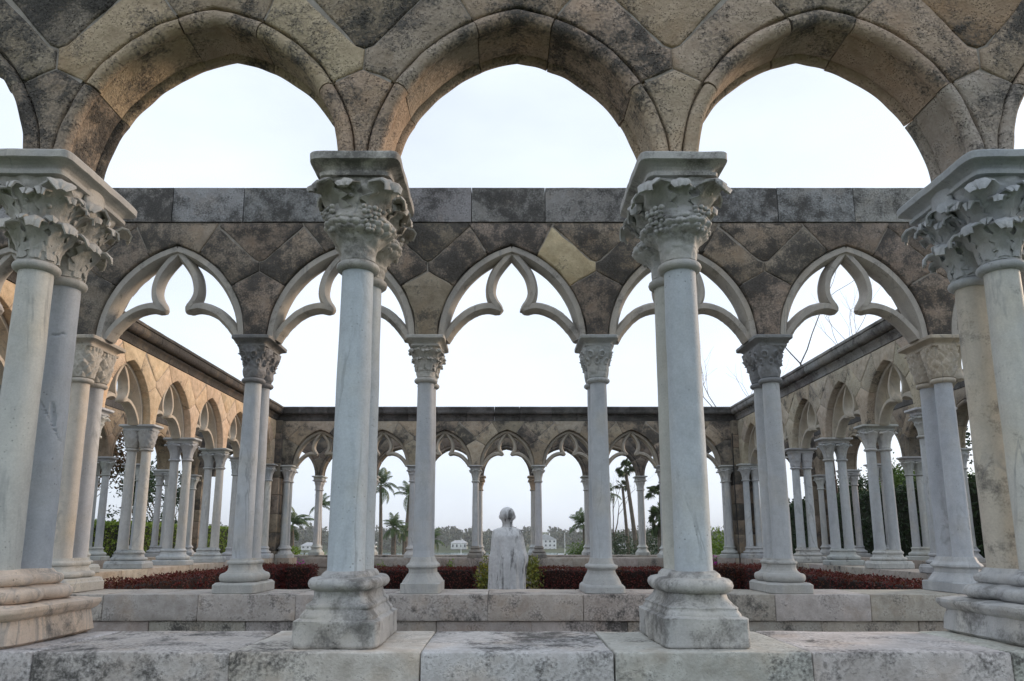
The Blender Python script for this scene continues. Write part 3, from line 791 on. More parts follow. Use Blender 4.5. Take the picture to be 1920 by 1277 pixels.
# ---- capitals
def tier(th, v, n, ph, v0, v1, amp, drop=.10, rib=.25):
    a = ((th - ph) / (2 * math.pi / n)) % 1.0 - .5
    x = abs(a) * 2
    tip = v1 - .22 * (x ** 2) * (v1 - v0) + .018 * math.cos(a * 2 * math.pi * 4)
    if v < v0: return 0
    u = (v - v0) / (tip - v0)
    g = 1 - max(0, (x - .78) / .22) ** 2 * .9
    if u <= 1: return amp * (.15 * u + .85 * u ** 2.4) * (1 - .30 * x * x) * g * (1 + rib * (math.cos(a * 2 * math.pi * 3) - .3) * u * .6)
    return amp * max(0.0, 1 - (u - 1) / drop) * g * (1 - .3 * x * x)
def hexb(u, v):
    j = math.floor(v); best = 9
    for jj in (j, j + 1):
        uu = u + (.5 if jj % 2 else 0); iu = round(uu)
        best = min(best, (uu - iu) ** 2 + ((v - jj) * .9) ** 2)
    return math.sqrt(max(0.0, 1 - best / .26))
def d_acanthus(th, v, s):
    return .006 * math.exp(-((v - .4) / .1) ** 2) + .004 * math.cos(th * 8) * v
def d_grape(th, v, s):
    e = math.exp(-((v - .42) / .15) ** 2)
    d = .034 * e * (1 + .25 * math.cos(th * 3 + s * 5))
    d += .015 * hexb(th * 2.9 + s, v * 12) * max(0, e - .2)
    return d
def d_scale(th, v, s):
    d = .006 * max(0, math.sin(v * math.pi))
    n = 9; j = v * 5.2
    best = 0
    for r in (math.floor(j) - 1, math.floor(j)):
        a = (th / (2 * math.pi) * n + (.5 if r % 2 else 0)) % 1 - .5
        u = (j - r) / 2
        if 0 <= u <= 1:
            w = .5 * math.sin(math.pi * u ** .8)
            if abs(a) < w: best = max(best, .004 + .011 * u * (1 - (a / max(w, .01)) ** 2 * .5))
    if v > .86: best = .010 + .004 * math.cos(th * 24)
    return d + best
def d_leaf(th, v, s):
    return tier(th, v, 8, .39, .22, .60, .013, .08) + tier(th, v, 4, math.pi / 4, .45, .94, .026, .1, .3) + tier(th, v, 8, 0, .58, .86, .014, .08)
def d_thin(th, v, s):
    b = 0
    for (n, ph, v0) in ((8, .2, .50), (8, .59, .72)):
        a = ((th - ph) / (2 * math.pi / n)) % 1 - .5
        r = math.hypot(a * 1.5, (v - v0) * 3.2)
        b += .010 * max(0, math.exp(-((r - .30) / .09) ** 2) + .7 * math.exp(-(a / .06) ** 2) * (r < .3))
    return b + .004 * math.sin(v * 9)
def d_plain(th, v, s):
    return tier(th, v, 4, math.pi / 4, .2, .92, .022, .08, .1) + .003 * math.cos(th * 8) * (v > .2)
def d_lattice(th, v, s):
    a = th / (2 * math.pi) * 12; b = v * 4.5
    e = min(abs((a + b) % 1 - .5), abs((a - b) % 1 - .5))
    return .008 * math.exp(-(e / .10) ** 2) if .12 < v < .92 else .006
STY = {'acanthus': (d_acanthus, .132, 5.0, 1.75), 'grape': (d_grape, .122, 4.5, 1.65), 'scale': (d_scale, .094, 3.2, .95), 'leaf': (d_leaf, .090, 4.5, 1.5),
       'thin': (d_thin, .100, 6.0, 1.15), 'plain': (d_plain, .098, 5.0, 1.7), 'lattice': (d_lattice, .086, 5.0, .9), 'damaged': (d_thin, .104, 6.0, 1.1)}
def leaf_strip(bm, cy, th0, v0, v1, W, curl, H, rfun, seed, ns=14, nw=8):
    """A carved leaf that climbs the bell and curls out and down at its tip."""
    rng = random.Random(seed); grid = []
    for i in range(ns + 1):
        s_ = i / ns
        if s_ < .68: u = s_ / .68; v = v0 + (v1 - v0) * u; out = .004 + .45 * curl * u ** 2.5; dz = 0.0
        else:
            a = (s_ - .68) / .32 * math.pi * 1.15; rc = curl * .5
            v = v1; out = .004 + .45 * curl + rc * (1 - math.cos(a)); dz = rc * math.sin(a)
        w = W * (.62 + .5 * math.sin(math.pi * min(1, s_ * 1.05))) * (1 - .55 * max(0, (s_ - .78) / .22) ** 2)
        row = []
        for k in range(nw + 1):
            t = k / nw * 2 - 1
            lobe = 1 + .30 * math.cos(s_ * 2 * math.pi * 4.2 + seed) * abs(t) ** 1.5
            r = rfun(th0, v)
            dth = t * w * lobe / r
            th = th0 + dth
            o = out + W * (.20 * t * t * s_ - .10 * (1 - abs(t)) * (s_ > .1) + .07 * math.cos(t * 9.4))
            rr = (rfun(th, v) * .35 + r * .65 + o) * B
            p = Vector((rr * math.cos(th), cy + rr * math.sin(th), (.030 + (H - .030) * v + dz - .10 * W * t * t) * B))
            p += noise.noise_vector(p * 28 + Vector((seed, 0, seed))) * .009
            row.append(p)
        grid.append(row)
    fr = [[bm.verts.new(p) for p in row] for row in grid]; bk = []
    for i in range(ns + 1):
        row = []
        for k in range(nw + 1):
            u = grid[i][min(k + 1, nw)] - grid[i][max(k - 1, 0)]; v = grid[min(i + 1, ns)][k] - grid[max(i - 1, 0)][k]
            row.append(bm.verts.new(grid[i][k] - u.cross(v).normalized() * (.016 * (1 - .45 * abs(k / nw * 2 - 1)))))
        bk.append(row)
    nf = bm.faces.new
    for i in range(ns):
        for k in range(nw):
            nf((fr[i][k], fr[i][k + 1], fr[i + 1][k + 1], fr[i + 1][k])); nf((bk[i][k], bk[i + 1][k], bk[i + 1][k + 1], bk[i][k + 1]))
        nf((fr[i][0], fr[i + 1][0], bk[i + 1][0], bk[i][0])); nf((fr[i][nw], bk[i][nw], bk[i + 1][nw], fr[i + 1][nw]))
    for k in range(nw):
        nf((fr[0][k], bk[0][k], bk[0][k + 1], fr[0][k + 1])); nf((fr[ns][k], fr[ns][k + 1], bk[ns][k + 1], bk[ns][k]))
def ico(bm, c, r, sub=1, sq=(1, 1, 1), rz=0.0):
    m = Matrix.Translation(c) @ Matrix.Rotation(rz, 4, 'Z') @ Matrix.Diagonal((r * sq[0], r * sq[1], r * sq[2], 1))
    return bmesh.ops.create_icosphere(bm, subdivisions=sub, radius=1.0, matrix=m)
def capital_mesh(style, seed=0, hi=False, H=.195, r0=.049):
    fn, A, nn, ex = STY[style]
    nu, nv = (150, 84) if hi else (60, 26)
    vs = []; fs = []
    rng = random.Random(seed)
    dmg = [(rng.choice((-1, 1)), rng.uniform(.4, .9), rng.uniform(.5, 1.2)) for _ in range(2)]
    for cy in (-D2, D2):
        rings = []
        # necking ring
        for i in range(7):
            a = math.pi * i / 6
            rings.append([((r0 + .018 * math.sin(a)) * B, -.002 + .030 * (1 - math.cos(a)) / 2)] )
        k0 = len(vs); m = nu
        allr = []
        for (rr, z), in [tuple(x) for x in rings]:
            allr.append([Vector((rr * math.cos(2 * math.pi * i / nu), cy + rr * math.sin(2 * math.pi * i / nu), z * B)) for i in range(nu)])
        for j in range(nv + 1):
            v = j / nv; z = (.030 + (H - .030) * v)
            row = []
            for i in range(nu):
                th = 2 * math.pi * i / nu
                c, s_ = math.cos(th), math.sin(th)
                n = 2 + (nn - 2) * min(1, v * 1.1)
                sq = (abs(c) ** n + abs(s_) ** n) ** (-1 / n)
                fl = v ** ex
                r = (r0 + .004) * (1 - fl) + A * sq * fl * .82 + A * .0
                d = fn(th, v, seed * .7)
                rr = (r + d) * B
                p = Vector((rr * c, cy + rr * s_, z * B))
                p += Vector((c, s_, 0)) * noise.fractal(p * 16 + Vector((seed * 3.7, seed, 0)), 1.0, 2.0, 3) * (.0075 if hi else .004)
                if style == 'grape': p += Vector((c, s_, 0)) * noise.noise(p * 26 + Vector((seed, 2, 0))) * .008 * (v > .15)
                if style == 'acanthus': p += Vector((c, s_, .5)) * noise.noise(p * 38 + Vector((seed, 2, 0))) * .007 * (v > .12)
                if style == 'damaged':
                    for (sx, vz, am) in dmg:
                        w = math.exp(-((th - (math.pi * (.25 if sx > 0 else .75))) / .6) ** 2 - ((v - vz) / .35) ** 2)
                        p -= Vector((c, s_, 0)) * w * .022 * am * (1 + noise.noise(p * 30))
                row.append(p)
            allr.append(row)
        a, b = ring_loft(allr)
        fs += [tuple(i + k0 for i in f) for f in b]; vs += a
    bm = bmesh.new()
    tmp = pymesh('tmp', vs, fs); bm.from_mesh(tmp); bpy.data.meshes.remove(tmp)
    sub = 2 if hi else 1
    zt = H * B
    hx, hy = A * B * .92, A * B * .92 + D2
    def rfun(th, v):
        c, s_ = math.cos(th), math.sin(th); n = 2 + (nn - 2) * min(1, v * 1.1)
        return (r0 + .004) * (1 - v ** ex) + A * (abs(c) ** n + abs(s_) ** n) ** (-1 / n) * v ** ex * .82
    if hi and style in ('acanthus', 'grape', 'leaf'):
        big = style != 'leaf'
        for cy in (-D2, D2):
            out_s = 1 if cy > 0 else -1
            for k in range(8):
                th = math.pi / 4 * k
                if math.sin(th) * out_s < -.8: continue
                if style == 'acanthus':
                    q = rng.uniform
                    leaf_strip(bm, cy, th + .39, .02, .33 + q(-.03, .04), .021, .040, H, rfun, seed + k)
                    leaf_strip(bm, cy, th, .10, .40 + q(-.03, .04), .015, .024, H, rfun, seed + 9 + k, 10, 6)
                    if k % 2:
                        leaf_strip(bm, cy, th, .40, .80, .034, .046, H, rfun, seed + 20 + k)
                        for e in (-1, 1): leaf_strip(bm, cy, th + e * .30, .44, .70 + q(-.05, .05), .018, .030, H, rfun, seed + 30 + k + e, 10, 6)
                    else:
                        for e in (-1, 1): leaf_strip(bm, cy, th + e * .17, .48 + q(-.03, .03), .76 + q(-.05, .05), .017, .026, H, rfun, seed + 40 + k + e, 10, 6)
                elif style == 'grape':
                    if k % 2: leaf_strip(bm, cy, th, .50, .80, .040, .044, H, rfun, seed + 20 + k)
                    else: leaf_strip(bm, cy, th + rng.uniform(-.2, .2), .56, .82, .030, .030, H, rfun, seed + 40 + k)
                else:
                    leaf_strip(bm, cy, th + .39, .22, .55, .020, .010, H, rfun, seed + k, 10, 6)
                    leaf_strip(bm, cy, th, .45, .80, .022, .016, H, rfun, seed + 20 + k, 10, 6)
    if style in ('acanthus', 'grape'):       # rosettes and berries
        for k in range(22):
            th = rng.uniform(0, 6.28); v = rng.uniform(.60, .9); cy = rng.choice((-D2, D2)); rr = (rfun(th, v) + .012) * B
            ico(bm, Vector((rr * math.cos(th), cy + rr * math.sin(th), (.03 + (H - .03) * v) * B)), rng.uniform(.010, .019), sub, (1, .8, .7), rng.uniform(0, 3))
        if style == 'grape':                 # bunches of grapes hanging on the bell
            for (ci, th0, g0) in ((-1, R(-55), .58), (1, R(120), .58), (-1, R(-120), .60), (-1, R(-160), .60), (1, R(40), .6)):
                for row in range(6):
                    for q in range(max(1, 4 - row // 2)):
                        v = g0 - row * .052; rr = (rfun(th0, v) + .034) * B; th = th0 + (q - (3 - row // 2) / 2) * .15
                        c = Vector((rr * math.cos(th), ci * D2 + rr * math.sin(th), (.03 + (H - .03) * v) * B))
                        ico(bm, c + Vector((rng.uniform(-1, 1), rng.uniform(-1, 1), rng.uniform(-1, 1))) * .004, rng.uniform(.009, .0145), 2 if hi else 1, (1, 1, .9))
    if style == 'acanthus':                  # smooth shield-like field in the middle of each long side
        for sx in (-1, 1):
            ico(bm, Vector((sx * hx * .90, 0, zt * 1.0)), .10, 3, (.24, .80, 1.05))
    if style == 'plain' or style == 'leaf':  # corner crockets
        for sx in (-1, 1):
            for cy in (-1, 1):
                for e in (-1, 1):
                    if style == 'leaf' and cy != e: continue
                    c = Vector((sx * (hx - .006), cy * D2 + e * (A * B * .80), zt * .86))
                    ico(bm, c, .024, 2, (1, .8, .9)); ico(bm, c + Vector((sx * .014, e * .012, -.006)), .014, 1)
    me = finish(bm, 'capital', 70, recalc=False)
    return me
def abacus_mesh(hx, hy, h, seed=0, hi=False):
    f = lambda z, k, n=14: (z, 'rect', hx + k, hy + k, n)
    prof = [f(0, -.034), f(.002, -.027), f(.012, -.025), f(.0145, -.036), f(.022, -.035), f(.030, -.028), f(.037, -.016), f(.0405, -.004), f(.043, 0), f(h - .004, .001), f(h - .001, -.001), f(h, -.004)]
    prof = [(z * h / prof[-1][0], kd, a, b, n) for (z, kd, a, b, n) in prof]
    vs, fs = loft_profile(dense(prof, .004 if hi else .02), 200 if hi else 72, .0035 if hi else .0012, 9, seed, .007 if hi else 0)
    return pymesh('abacus', vs, fs, 42)
CAPM = {}; ABM = {}
def column_pair(side, s, C, label, group, base='spur', cap='leaf', shaft_style='', seed=0, hi=False, big=False, tints=None, rot=0.0):
    rng = random.Random(seed * 7 + 3)
    t = thing('column_pair', label, 'column', pt(side, s * B, C, PT), SIDES[side] + rot, group)
    H = .272 if big else .204        # carved part
    AT = .068 if big else .062       # abacus
    HT = 1.437                       # top of abacus above plinth
    ztop = HT - AT - H
    kc = tints or {}
    gen = lambda lo=.40, hi_=.54, l=.08: (lambda g: (g * rng.uniform(.97, 1.03), g * 1.015, g * rng.uniform(.97, 1.06), max(0, l + rng.uniform(-.06, .12))))(rng.uniform(lo, hi_))
    sd = seed if hi else seed % 2
    b = link('base', base_mesh(base, sd if hi else 0, hi), 'carved', t, color=kc.get('base') or gen(l=.25))
    b.location.z = -.003
    for k, q in enumerate((-D2, D2)):
        st = shaft_style if k == 0 else ('' if shaft_style == 'chip' else shaft_style)
        link('shaft', shaft(st, ztop, (seed * 2 + k) if hi else k, hi, (.0535, .0480) if big else (.0525, .0465)), 'marble', t, (0, q, 0), (0, 0, 0.0 if st == 'chip' else rng.uniform(0, 6)), color=(kc.get('shaft%d' % k) or kc.get('shaft') or gen(.46, .58, .02)))
    key = (cap, sd if hi else 0, hi, H)
    if key not in CAPM: CAPM[key] = capital_mesh(cap, sd, hi, H + .004)
    c = link('capital', CAPM[key], 'carved', t, (0, 0, ztop * B), color=kc.get('cap') or gen(l=.12))
    hx = .148 if cap == 'acanthus' else (.137 if big else .112)
    key = (hx, big, sd if hi else 0, hi)
    if key not in ABM: ABM[key] = abacus_mesh(hx, hx + .075, AT, seed, hi)
    link('abacus', ABM[key], 'carved', c, (0, 0, (H) * B), color=kc.get('abacus') or kc.get('cap') or gen(l=.15))
    return t
FG = 'twin columns of the plain-arched arcade'
bl = (.50, .53, .555)
column_pair('front', .5, CO, 'grey twin column with berry-warted capital, dark-topped abacus and worn square base', FG, 'worn', 'grape', '', 1, True, True,
            {'base': (.47, .465, .455, .52), 'shaft0': (0.525, 0.572, 0.610, 0.02), 'shaft1': (0.514, 0.567, 0.610, 0.05), 'cap': (.46, .445, .415, .42), 'abacus': (.46, .445, .42, .64)})
column_pair('front', -.5, CO, 'grey twin column with grape-bunch capital on a crusted square base', FG, 'worn2', 'grape', '', 2, True, True,
            {'base': (.50, .495, .48, .50), 'shaft0': (0.536, 0.535, 0.491, 0.04), 'shaft1': (0.525, 0.567, 0.600, 0.02), 'cap': (.46, .46, .45, .34), 'abacus': (.48, .475, .46, .44)})
column_pair('front', 1.5, CO, 'veined twin column with cracked shaft, pale leafy capital and sunlit peach base rings', FG, 'tori', 'acanthus', 'chip', 3, True, True,
            {'base': (.66, .53, .43, .32), 'shaft0': (0.483, 0.508, 0.545, 0.05), 'shaft1': (0.557, 0.556, 0.529, 0.05), 'cap': (.50, .485, .455, .02), 'abacus': (.47, .46, .44, .06)})  # base: glow of the low sun is painted in as peach
column_pair('front', -1.5, CO, 'speckled cream twin column with bluish leafy capital on a rough ringed base', FG, 'tori', 'acanthus', '', 4, True, True,
            {'base': (.46, .465, .47, .48), 'shaft0': (0.557, 0.508, 0.431, 0.34), 'shaft1': (0.567, 0.567, 0.534, 0.10), 'cap': (.43, .45, .47, .0), 'abacus': (.42, .445, .465, .02)})
for s, nb_ in ((2.5, 'the veined cracked one'), (-2.5, 'the speckled cream one')):
    column_pair('front', s, CO, 'twin column of the plain-arched arcade next outward from %s' % nb_, FG, 'tori', 'acanthus', '', 4 if s < 0 else 3, True, True)
SG = 'twin columns of the black-crusted tracery arcade'
column_pair('front', .5, CI, 'slim twin column with overlapping-leaf capital and stepped eight-sided base', SG, 'octa', 'leaf', '', 11, True, False,
            {'base': (.47, .47, .455, .06), 'cap': (.47, .46, .43, .02), 'shaft': (0.514, 0.540, 0.572, 0.02)})
column_pair('front', -.5, CI, 'slim twin column with faint raised leaves on its capital and rounded base', SG, 'round', 'thin', '', 12, True, False,
            {'base': (.44, .445, .44, .12), 'cap': (.43, .45, .455, .04), 'shaft': (0.514, 0.546, 0.578, 0.03)})
column_pair('front', 1.5, CI, 'slim twin column with dark broken capital bearing a small face medallion', SG, 'spur', 'damaged', '', 13, True, False,
            {'base': (.45, .45, .43, .10), 'cap': (.22, .22, .225, .32), 'abacus': (.22, .22, .22, .4), 'shaft': (0.493, 0.519, 0.550, 0.02)})
column_pair('front', -1.5, CI, 'slim twin column with dark sprig-carved capital hacked off on one side', SG, 'spur', 'damaged', '', 14, True, False,
            {'base': (.45, .45, .435, .12), 'cap': (.24, .25, .265, .22), 'abacus': (.25, .26, .27, .25), 'shaft': (0.504, 0.530, 0.556, 0.02)})
column_pair('front', 2.5, CI, 'peach-stained twin column with fish-scale capital and broken base', SG, 'step', 'scale', '', 15, True, False,
            {'base': (.50, .48, .44, .12), 'cap': (.50, .47, .42, .02), 'abacus': (.46, .42, .37, .2), 'shaft0': (0.514, 0.524, 0.545, 0.02), 'shaft1': (0.588, 0.535, 0.469, 0.00)})
column_pair('front', -2.5, CI, 'bluish twin column with orange-tinged fish-scale capital and clean stepped base', SG, 'octa', 'scale', '', 16, True, False,
            {'base': (.46, .475, .49, .05), 'cap': (.50, .45, .38, .02), 'abacus': (.50, .44, .36, .2), 'shaft': (0.493, 0.524, 0.572, 0.02)})
column_pair('front', 3.5, CI, 'respond column of the black-crusted arcade at the peach arcade corner', SG, 'spur', 'plain', '', 17)
column_pair('front', -3.5, CI, 'respond column of the black-crusted arcade at the buff-grey arcade corner', SG, 'spur', 'plain', '', 18)
ORD = ['respond', 'first free', 'second free', 'third free', 'fourth free', 'fifth free', 'sixth free', 'further respond', 'ninth', 'tenth', 'eleventh', 'twelfth']
caps_l = ['plain', 'scale', 'plain', 'lattice', 'leaf', 'leaf', 'plain', 'plain']
bases_l = ['step', 'spur', 'step', 'spur', 'step', 'step', 'spur', 'step']
for i in range(8):
    # far arcade: from the centre outwards the look changes, so count from the cable pier
    s = 3.5 - i
    st = ['plain', 'leaf', 'leaf', 'plain', 'plain', 'leaf', 'plain', 'plain'][i]
    dk = (.26, .24, .215, .35) if abs(s) == .5 else None
    column_pair('far', s, CI, '%s column of the sea-side tracery arcade counting from the cable pier' % ORD[i] if 0 < i < 7 else
                ('end column of the sea-side tracery arcade against the cable pier' if i == 0 else 'end column of the sea-side tracery arcade against the peach arcade pier'),
                'twin columns of the sea-side tracery arcade', 'step' if dk else ('octa' if i % 2 else 'spur'), st, '', 30 + i, tints={'base': dk} if dk else None)
    for sd_, nm in (('left', 'warm peach'), ('right', 'buff-grey')):
        sg = 1 if sd_ == 'left' else -1
        ss = sg * (3.5 - i)
        cap = ['plain', 'lattice', 'plain', 'plain', 'scale', 'leaf', 'leaf', 'plain'][i] if sd_ == 'left' else ['plain', 'lattice', 'lattice', 'plain', 'plain', 'leaf', 'scale', 'plain'][i]
        warm = {'shaft0': (0.578, 0.567, 0.534, 0.02), 'shaft1': (0.546, 0.551, 0.545, 0.02)} if sd_ == 'left' else {'shaft': (0.504, 0.530, 0.550, 0.02)}
        lab = '%s column of the %s tracery arcade counting from the sea side' % (ORD[i], nm)
        if i == 3 and sd_ == 'right': lab = 'crocket-capital column of the buff-grey arcade with a cracked lower shaft, third from the sea side'
        column_pair(sd_, ss, CI, lab, 'twin columns of the %s tracery arcade' % nm, bases_l[i], cap, '', 50 + i * 2 + (sd_ == 'left'), tints=warm)
NUM = ['first', 'second', 'third', 'fourth', 'fifth', 'sixth', 'seventh', 'eighth', 'ninth', 'tenth', 'eleventh', 'twelfth']
for i in range(12):
    s = 5.5 - i
    if abs(s) < 5: 
        warmcap = {'cap': (.42, .33, .25, .1), 'abacus': (.42, .34, .27, .15)} if s == .5 or s == -.5 else None
        column_pair('far', s, CO, '%s column of the plain outer arcade before the palms, counting from the dark vines' % NUM[i], 'columns of the far outer arcade', 'octa', 'plain' if i % 3 else 'leaf', '', 80 + i, tints=warmcap)
for i in range(8):
    for sd_, nm, sg in (('left', 'hedge-side', 1), ('right', 'vine-side', -1)):
        s = sg * (5.5 - i)
        tw_ = 'twist' if i in (2,) else ''
        lab = '%s%s column of the %s plain outer arcade counting from the sea' % (NUM[i], ' spiral-shafted' if tw_ else '', nm)
        column_pair(sd_, s, CO, lab, 'columns of the %s outer arcade' % nm, 'spur' if i % 2 else 'octa', ['plain', 'leaf', 'lattice', 'plain'][i % 4], tw_, 100 + i)
# the outer corner of each side: end walls carried by the pier
# ------------------------------------------------------------------ vegetation helpers
def px(x, y, Y):
    """World point at depth Y (metres ahead) seen at photo pixel x, y."""
    p = 0.1938; c, s = math.cos(p), math.sin(p)
    k = (PPY - y) / F_PX; hgt = Y * (k * c + s) / (c - k * s); d = Y * c + hgt * s
    return Vector(((x - PPX) * d / F_PX + CX, Y, CAMZ + hgt))
def gz(y):
    prof = [(-600, 0), (40, 0), (55, -1.2), (75, -4.5), (100, -8.3), (125, -10.5), (300, -13), (470, -11), (500, -8.6), (520, -7.6), (560, -5), (640, 1), (760, 7), (900, 9), (4000, 10)]
    for (a, b), (c, d) in zip(prof, prof[1:]):
        if a <= y <= c: return b + (d - b) * (y - a) / (c - a)
    return 0
def leaf_quads(pts, size, rng, tilt=1.0, fold=.25, aspect=2.0):
    """Small folded leaves (two triangles each) at pts, turned every way."""
    vs = []; fs = []
    for p in pts:
        L_ = size * rng.uniform(.6, 1.3); W = L_ / aspect
        a = rng.uniform(0, 2 * math.pi); e = rng.uniform(-1, 1) * tilt; r = rng.uniform(-1, 1)
        d = Vector((math.cos(a) * math.cos(e), math.sin(a) * math.cos(e), math.sin(e)))
        sd_ = d.cross(Vector((math.cos(r * 3), math.sin(r * 3), .6))).normalized()
        up = d.cross(sd_)
        k = len(vs)
        vs += [p, p + d * L_ * .5 + sd_ * W * .5 + up * W * fold, p + d * L_, p + d * L_ * .5 - sd_ * W * .5 + up * W * fold]
        fs += [(k, k + 1, k + 2), (k, k + 2, k + 3)]
    return vs, fs
def tube(vs, fs, P, rad, n=6):
    rings = []
    for i, p in enumerate(P):
        t = (P[min(i + 1, len(P) - 1)] - P[max(i - 1, 0)]).normalized()
        a = t.cross(Vector((.31, .9, .12)));
        if a.length < .01: a = t.cross(Vector((1, 0, 0)))
        a.normalize(); b = t.cross(a); r = []
        for j in range(n):
            q = 2 * math.pi * j / n; r.append(len(vs)); vs.append(p + (a * math.cos(q) + b * math.sin(q)) * rad[i])
        rings.append(r)
    for x, y in zip(rings, rings[1:]):
        for j in range(n): fs.append((x[j], x[(j + 1) % n], y[(j + 1) % n], y[j]))
    fs.append(tuple(rings[-1]))
def branches(rng, p, d, ln, rad, depth, vs, fs, tips, spread=.6, up=.1, n=6, seg=4):
    P = [p.copy()]; rr = [rad]
    for i in range(seg):
        d = (d + Vector((rng.uniform(-1, 1), rng.uniform(-1, 1), rng.uniform(-1, 1))) * .16 + Vector((0, 0, up * .3))).normalized()
        P.append(P[-1] + d * ln / seg); rr.append(rad * (1 - .45 * (i + 1) / seg))
    tube(vs, fs, P, rr, n if depth > 1 else 4)
    if depth <= 0 or rad < .004: tips.append((P[-1], d)); tips.append((P[-2], d)); return
    if depth <= 1: tips.append((P[-1], d))
    for k in range(rng.randint(2, 3) if depth > 1 else rng.randint(2, 4)):
        nd = (d + Vector((rng.uniform(-1, 1), rng.uniform(-1, 1), rng.uniform(-.6, .8) + up)) * spread).normalized()
        branches(rng, P[-1 - (k % 3 == 2)], nd, ln * rng.uniform(.55, .85), rr[-1] * .72, depth - 1, vs, fs, tips, spread, up, n, seg)
def tree(base, height, label, group, seed, leafmat='green', bare=False, nleaf=40, spread=.65, leaf=.12, rad=.14, cl=.55, depth=4, name='tree', lean=(0, 0)):
    rng = random.Random(seed); vs = []; fs = []; tips = []
    t = thing(name, label, 'tree', base, 0, group)
    d = Vector((lean[0], lean[1], 1)).normalized()
    branches(rng, Vector((0, 0, -.1)), d, height * .36, rad, depth, vs, fs, tips, spread, .15, 8)
    link('trunk', pymesh('trunk', [tuple(v) for v in vs], fs, 60), 'twig' if bare else 'bark', t)
    if not bare:
        pts = []
        for (p, d) in tips:
            if rng.random() < .12: continue
            for _ in range(nleaf):
                pts.append(p + Vector((rng.gauss(0, 1), rng.gauss(0, 1), rng.gauss(0, .8))) * cl * .5)
        a, b = leaf_quads(pts, leaf, rng)
        link('crown', pymesh('crown', [tuple(v) for v in a], b), leafmat, t)
    return t
def hedge(x0, x1, y0, y1, z0, z1, label, group, seed, mat='red', core='redcore', leaf=.035, dens=1500, name='hedge', rough=.05, cat='hedge'):
    rng = random.Random(seed)
    t = thing(name, label, cat, ((x0 + x1) / 2, (y0 + y1) / 2, z0), 0, group)
    cx, cy = (x0 + x1) / 2, (y0 + y1) / 2; hx, hy, hh = (x1 - x0) / 2, (y1 - y0) / 2, z1 - z0
    link('branches', block_mesh('branches', 2 * hx - .08, 2 * hy - .08, hh - .04, .05, seed, (14, 14, 5), .03, 4.0), core, t)  # solid dark filler box for the shaded inside, not modelled branches
    pts = []
    faces = [(4 * hx * hy, 'z'), (2 * hx * hh, 'y-'), (2 * hx * hh, 'y+'), (2 * hy * hh, 'x-'), (2 * hy * hh, 'x+')]
    for (A, f) in faces:
        for _ in range(int(A * dens)):
            u, v = rng.uniform(-1, 1), rng.uniform(0, 1)
            j = -abs(rng.gauss(0, .03)) + .01
            if f == 'z': p = Vector((u * hx, (v * 2 - 1) * hy, hh + j))
            elif f[0] == 'y': p = Vector((u * hx, (hy + j) * (1 if f[1] == '+' else -1), v * hh))
            else: p = Vector(((hx + j) * (1 if f[1] == '+' else -1), u * hy, v * hh))
            w = noise.noise(Vector((p.x + cx, p.y + cy, p.z)) * 3.5) * rough + noise.noise(Vector((p.x + cx, p.y + cy, p.z)) * 14) * rough * .6
            e = min(hx - abs(p.x), .06), min(hh - p.z, .06)
            n = Vector((p.x / hx, p.y / hy, (p.z / hh - .5) * 2)); 
            p += n.normalized() * w
            pts.append(p)
    a, b = leaf_quads(pts, leaf, rng, 1.2, .3, 1.7)
    link('foliage', pymesh('foliage', [tuple(v) for v in a], b), mat, t)
    return t
def shrub(c, r, hgt, label, cat, group, seed, mat, leaf=.06, n=900, name='shrub', core=True, fl=None):
    rng = random.Random(seed); t = thing(name, label, cat, c, 0, group)
    vs = []; fs = []; tips = []
    for k in range(5):
        branches(rng, Vector((rng.uniform(-.1, .1) * r, rng.uniform(-.1, .1) * r, -.05)), Vector((rng.uniform(-.7, .7), rng.uniform(-.7, .7), 1)).normalized(), hgt * .55, .014, 2, vs, fs, tips, .7, .15, 4, 3)
    link('stem', pymesh('stem', [tuple(v) for v in vs], fs), 'twig', t)
    pts = []
    lumps = [(Vector((rng.gauss(0, .4) * r, rng.gauss(0, .4) * r, hgt * rng.uniform(.25, .85))), rng.uniform(.22, .42)) for _ in range(12)]
    for i in range(n):
        p, q = lumps[i % 12]
        v = Vector((rng.gauss(0, 1), rng.gauss(0, 1), rng.gauss(0, 1))); v.normalize()
        pts.append(p + Vector((v.x * r * q * 1.5, v.y * r * q * 1.5, v.z * hgt * q)) * rng.uniform(.55, 1.0))
    a, b = leaf_quads(pts, leaf, rng, 1.3, .25, 2.2)
    link('foliage', pymesh('foliage', [tuple(v) for v in a], b), mat, t)
    if fl:
        pts = [p + Vector((rng.gauss(0, .05), rng.gauss(0, .05), .04)) for p in pts if p.z > hgt * .55 and rng.random() < .4]
        a, b = leaf_quads(pts, leaf * .9, rng, 1.3, .3, 1.2)
        link('flowers', pymesh('flowers', [tuple(v) for v in a], b), fl, t)
    return t
